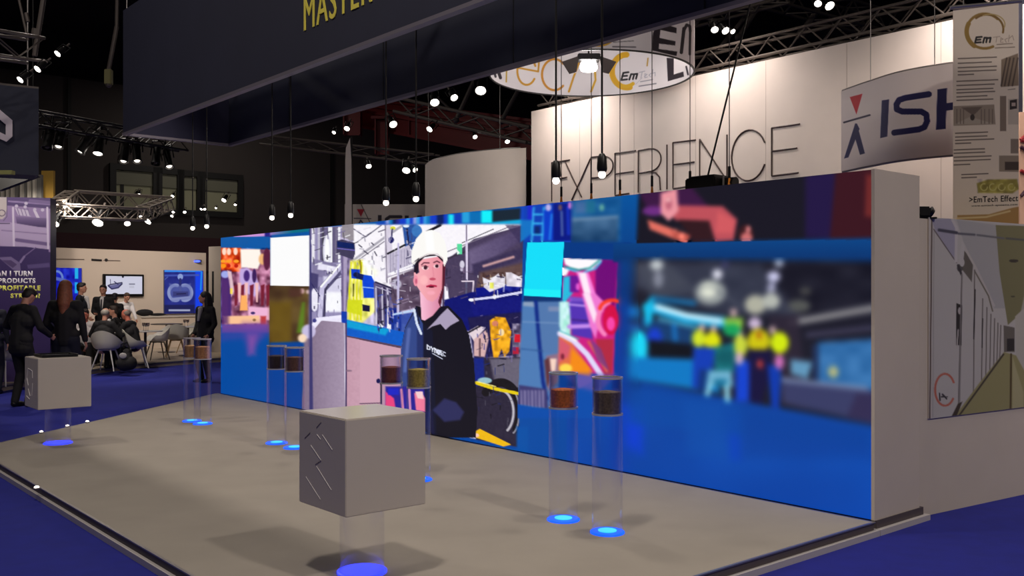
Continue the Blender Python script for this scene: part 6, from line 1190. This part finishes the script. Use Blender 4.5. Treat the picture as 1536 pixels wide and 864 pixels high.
def person(label, loc, rz, H=1.75, sit=False, lean=0, handL=None, handR=None, footL=(.10, 0, 0), footR=(-.10, 0, 0), head=(0, 0), hair='short', haircol=(34, 26, 24), suit=None, shirt=None, tie=None, skin=None, skirt=False, trousers=None, openj=False, bald=False):
    """faces -Y at rz = 0; hands and feet in body space for a 1.75 m figure"""
    t = thing('person', label, 'person', loc, rz); t.scale = (H / 1.75,) * 3
    skin = skin or M_SKIN; suit = suit or M_SUIT; trousers = trousers or suit
    hz = .46 if sit else .93; P0 = V((0, 0, hz)); q = Matrix.Rotation(-lean, 3, 'X') if False else Matrix.Rotation(lean, 3, 'X')
    up = lambda x, y, z: P0 + q @ V((x, y, z))          # torso space, lean tips forward (-Y)
    chest = up(0, 0, .34); neck = up(0, .005, .55); hq = q @ Matrix.Rotation(head[1], 3, 'Z') @ Matrix.Rotation(head[0], 3, 'X')
    hb_ = neck + q @ V((0, -.01, .05)); hc = hb_ + hq @ V((0, -.02, .115)); hd_ = lambda x, y, z: hc + hq @ V((x, y, z))
    sh = {s: up(s * .175, 0, .49) for s in (1, -1)}; hips = {s: P0 + V((s * .09, 0, -.01)) for s in (1, -1)}
    hands = {1: V(handL) if handL else V((.25, -.05, hz - .10)), -1: V(handR) if handR else V((-.25, -.05, hz - .10))}
    el = {s: ik(sh[s], hands[s], .29, .26, (s * .5, .9, -.3)) for s in (1, -1)}
    for s in (1, -1):
        dv = hands[s] - sh[s]
        if dv.length > .548: hands[s] = sh[s] + dv.normalized() * .548
    if sit: feet = {1: V((.14, -.42, .07)), -1: V((-.14, -.40, .07))}
    else: feet = {1: V(footL) + V((0, 0, .08)), -1: V(footR) + V((0, 0, .08))}
    kn = {s: (ik(hips[s], feet[s], .44, .43, (s * .1, -1, .6)) if not sit else V((s * .12, -.43, .49))) for s in (1, -1)}
    b = MB()
    # body: one continuous surface
    b.caps(P0, chest, .13, .14); b.caps(up(-.08, 0, .3), up(.08, 0, .3), .12, .12); b.caps(up(-.12, 0, .47), up(.12, 0, .47), .075, .075); b.caps(neck - q @ V((0, 0, .06)), hb_ + hq @ V((0, 0, .05)), .058, .052)
    b.v = b.v; m_ = MB(); m_.ball((0, 0, 0), (.074, .092, .108), 20, 14); m_.ball((0, -.035, -.055), (.052, .056, .055), 14, 10); m_.ball((0, .02, .02), (.077, .085, .085), 16, 12)
    m_.ball((0, -.094, -.012), (.012, .02, .024), 8, 6); m_.ball((0, -.086, .008), (.010, .014, .03), 8, 6); m_.ball((0, -.083, -.055), (.024, .012, .010), 8, 6)
    for s in (1, -1): m_.ball((s * .076, .008, -.01), (.010, .018, .03), 8, 6)
    b.add([hd_(*v) for v in m_.v], m_.f)
    for s in (1, -1):
        b.caps(sh[s], el[s], .05, .04); b.caps(el[s], hands[s], .038, .026)
        b.caps(hips[s], kn[s], .085, .055); b.caps(kn[s], feet[s] + V((0, 0, .0)), .052, .036); b.caps(feet[s] - V((0, 0, .03)), feet[s] + V((0, -.15, -.045)), .036, .028)
        # hand: palm, four fingers, thumb
        f = (hands[s] - el[s]).normalized(); side = f.cross(V((0, 0, 1))); side = side.normalized() if side.length > .1 else V((0, -1, 0)); side = V((0, -1, 0)) - f * V((0, -1, 0)).dot(f); side = side.normalized() if side.length > .1 else V((1, 0, 0)); nrm = f.cross(side).normalized()
        if nrm.dot(V((-s, 0, 0))) < 0: nrm = -nrm
        w0 = hands[s]; k0_ = w0 + f * .075
        for e in (-.024, -.008, .008, .024): b.caps(w0 + side * e * .6, k0_ + side * e, .017, .013, 8)
        for e, L in zip((.027, .009, -.009, -.026), (.068, .078, .072, .055)):
            a1_ = k0_ + side * e; a2_ = a1_ + (f * .8 + nrm * .45) * L * .55; a3_ = a2_ + (f * .35 + nrm * .85) * L * .45; b.caps(a1_, a2_, .0095, .0088, 8); b.caps(a2_, a3_, .0088, .0075, 8)
        a1_ = w0 + f * .02 + side * .022; a2_ = a1_ + (f * .55 + side * .6 + nrm * .3) * .045; a3_ = a2_ + (f * .8 + side * .2 + nrm * .4) * .032; b.caps(a1_, a2_, .0125, .0105, 8); b.caps(a2_, a3_, .0105, .009, 8)
    remesh(b, 'body', skin, t, .009, 3)
    # jacket
    j = MB(); e = .016
    j.caps(P0 + V((0, 0, -.02 if not sit else .03)), chest, .145, .155); j.caps(up(-.085, .0, .31), up(.085, .0, .31), .128, .128); j.caps(up(-.09, 0, .05), up(.09, 0, .05), .11, .11); j.caps(up(-.135, 0, .475), up(.135, 0, .475), .082, .082); j.caps(up(-.05, .02, .50), up(.05, .02, .50), .072, .072)
    if not sit and not skirt: j.caps(P0 + V((-.07, 0, -.08)), P0 + V((.07, 0, -.08)), .125, .125)
    for s in (1, -1):
        wv = hands[s] - (hands[s] - el[s]).normalized() * .025; j.caps(sh[s], el[s], .066, .055); j.caps(el[s], wv, .055, .042)
    remesh(j, 'jacket', shirt if openj == 'shirt' else suit, t, .012, 5)
    tr = MB()
    if skirt:
        tr.caps(P0 + V((-.07, 0, -.02)), P0 + V((.07, 0, -.02)), .125, .125)
        for s in (1, -1): tr.caps(hips[s], hips[s] + (kn[s] - hips[s]) * .95, .115, .10)
        tr.caps(P0 + V((0, 0, -.1)), P0 + V((0, -.01, -.42)), .11, .11)
    else:
        tr.caps(P0 + V((-.06, 0, 0)), P0 + V((.06, 0, 0)), .118, .118)
        for s in (1, -1): tr.caps(hips[s], kn[s], .10, .075); tr.caps(kn[s], feet[s] + V((0, 0, .0)), .073, .056)
    remesh(tr, 'skirt' if skirt else 'trousers', trousers, t, .013, 4)
    for s in (1, -1):
        sm = MB(); sm.caps(feet[s] + V((0, .02, -.035)), feet[s] + V((0, -.10, -.042)), .043, .040); sm.caps(feet[s] + V((0, -.08, -.045)), feet[s] + V((0, -.19, -.052)), .042, .027); remesh(sm, 'shoe', M_BLACK, t, .008, 2)
    if shirt and openj != 'shirt':
        c_ = MB(); c_.caps(up(0, -.118, .50), up(0, -.172, .28), .050, .028); c_.caps(neck - q @ V((.0, .0, .045)), neck + q @ V((0, -.004, -.005)), .066, .060); remesh(c_, 'shirt_front', shirt, t, .008, 3)
    if tie:
        c_ = MB(); c_.caps(up(0, -.165, .48), up(0, -.205, .24), .016, .022); remesh(c_, 'tie', tie, t, .007, 2)
    for s in (1, -1):
        em = MB(); em.add([hd_(*v) for v in (lambda m2: (m2.ball((s * .03, -.083, .012), (.013, .008, .008), 10, 6), m2.v)[1])(MB())], (lambda m2: (m2.ball((0, 0, 0), 1, 10, 6), m2.f)[1])(MB())); em.build('eye', mat('eye_dark', (30, 22, 20), .3), t, smooth=True)
    hm = MB(); hh = MB()
    if hair in ('short', 'fringe'):
        if bald: hh.ball((0, .035, .015), (.086, .082, .075), 18, 12)
        else: hh.ball((0, .018, .045), (.084, .094, .082), 20, 14); hh.ball((0, .05, -.005), (.076, .06, .075), 16, 10); hh.ball((0, -.03, .085), (.062, .055, .036), 14, 8)
    else:
        hh.ball((0, .02, .04), (.092, .098, .092), 20, 14); hh.caps((0, .055, .02), (0, .10, -.22), .088, .085, 14); hh.caps((-.05, .05, 0), (-.075, .055, -.26), .05, .045, 12); hh.caps((.05, .05, 0), (.075, .055, -.26), .05, .045, 12); hh.caps((0, .10, -.2), (0, .12, -.36), .082, .05, 12)
    hm.add([hd_(*v) for v in hh.v], hh.f); remesh(hm, 'hair', mat('hair_%d_%d_%d' % haircol, haircol, .6, noise=.25, scale=40), t, .009, 3)
    return t
M_PALE = mat('pale_skin', (206, 150, 132), .55); M_REDD = mat('flushed_skin', (196, 112, 92), .55); M_GREYT = mat('grey_top', (150, 146, 150), .8)
M_TIE = mat('dark_tie', (26, 22, 36), .6); M_LTIE = mat('pale_tie', (150, 150, 160), .6)
# standing in front of the small plinth
person('person in a black suit, bent head, seen from behind, left of the small plinth', (at_px(31, 14.4, 0)), PI - .35, 1.82, lean=.10, handL=(.30, -.30, 1.10), handR=(-.24, -.32, 1.02), head=(.55, 0), footL=(.09, .02, 0), footR=(-.09, -.05, 0))
person('person in dark clothes cut by the left picture edge', at_px(-12, 16.2, 0), PI + .2, 1.70, haircol=(60, 56, 56), suit=M_SUITN)
person('person with long red hair in a dark jacket and navy skirt, seen from behind', at_px(98, 14.9, 0), PI + .15, 1.90, hair='long', haircol=(130, 74, 50), skirt=True, trousers=M_SUITN, handL=(.20, -.22, 1.02), handR=(-.27, -.02, .88), footL=(.08, 0, 0), footR=(-.08, 0, 0))
person('standing person in a navy suit seen in profile, between red hair and television', at_px(121, 22.0), PI / 2 + .2, 1.84, suit=M_SUITN, shirt=M_SHIRT, handR=(-.22, -.20, 1.0))
person('standing person in black suit, white shirt and tie, facing forward below the television', at_px(155, 23.3), .15, 1.80, shirt=M_SHIRT, tie=M_TIE, handR=(-.12, -.24, 1.08), handL=(.2, -.12, .92))
person('dark haired person in a black suit seen from behind, below the television', at_px(172, 23.9), PI, 1.60, haircol=(18, 18, 34))
person('person in a white shirt bending forward, lower right of the television', at_px(187, 25.6), .9, 1.62, lean=.12, suit=M_SHIRT, trousers=M_SUIT, handL=(.15, -.38, .95), handR=(-.15, -.38, .95), head=(.2, 0), haircol=(70, 52, 44))
# seated group
person('seated person in white shirt and dark tie facing the camera, left of the group', at_px(129, 20.9, .1), .25, 1.72, sit=True, lean=.12, suit=M_SHIRT, trousers=M_SUIT, tie=M_TIE, skin=M_REDD, handL=(.15, -.42, .70), handR=(-.18, -.42, .70), haircol=(46, 34, 34))
person('seated person with grey hair and dark jacket seen from behind in the front chair', at_px(154, 20.0, .1), PI - .1, 1.78, sit=True, lean=.14, haircol=(150, 144, 136), bald=True, handL=(.25, -.38, .72), handR=(-.25, -.38, .72))
person('seated brown haired person in a dark jacket, turned left, behind the front chair', at_px(174, 21.9, .1), -PI / 2 + .3, 1.80, sit=True, lean=.05, haircol=(48, 36, 30), shirt=M_SHIRT, handL=(.15, -.4, .72), handR=(-.15, -.4, .72))
person('seated grey haired person with flushed face in dark suit, facing left', at_px(202, 20.7, .1), -PI / 2 - .15, 1.76, sit=True, lean=.26, skin=M_REDD, haircol=(120, 108, 100), shirt=M_SHIRT, bald=True, handL=(.12, -.5, .72), handR=(-.15, -.5, .70))
person('standing person with long dark hair, black cardigan and grey top near the screen', at_px(308, 18.4, 0), -.5, 1.73, hair='long', haircol=(26, 20, 22), shirt=M_GREYT, handL=(.20, -.12, .92), handR=(-.2, -.1, .92), head=(0, -.7))
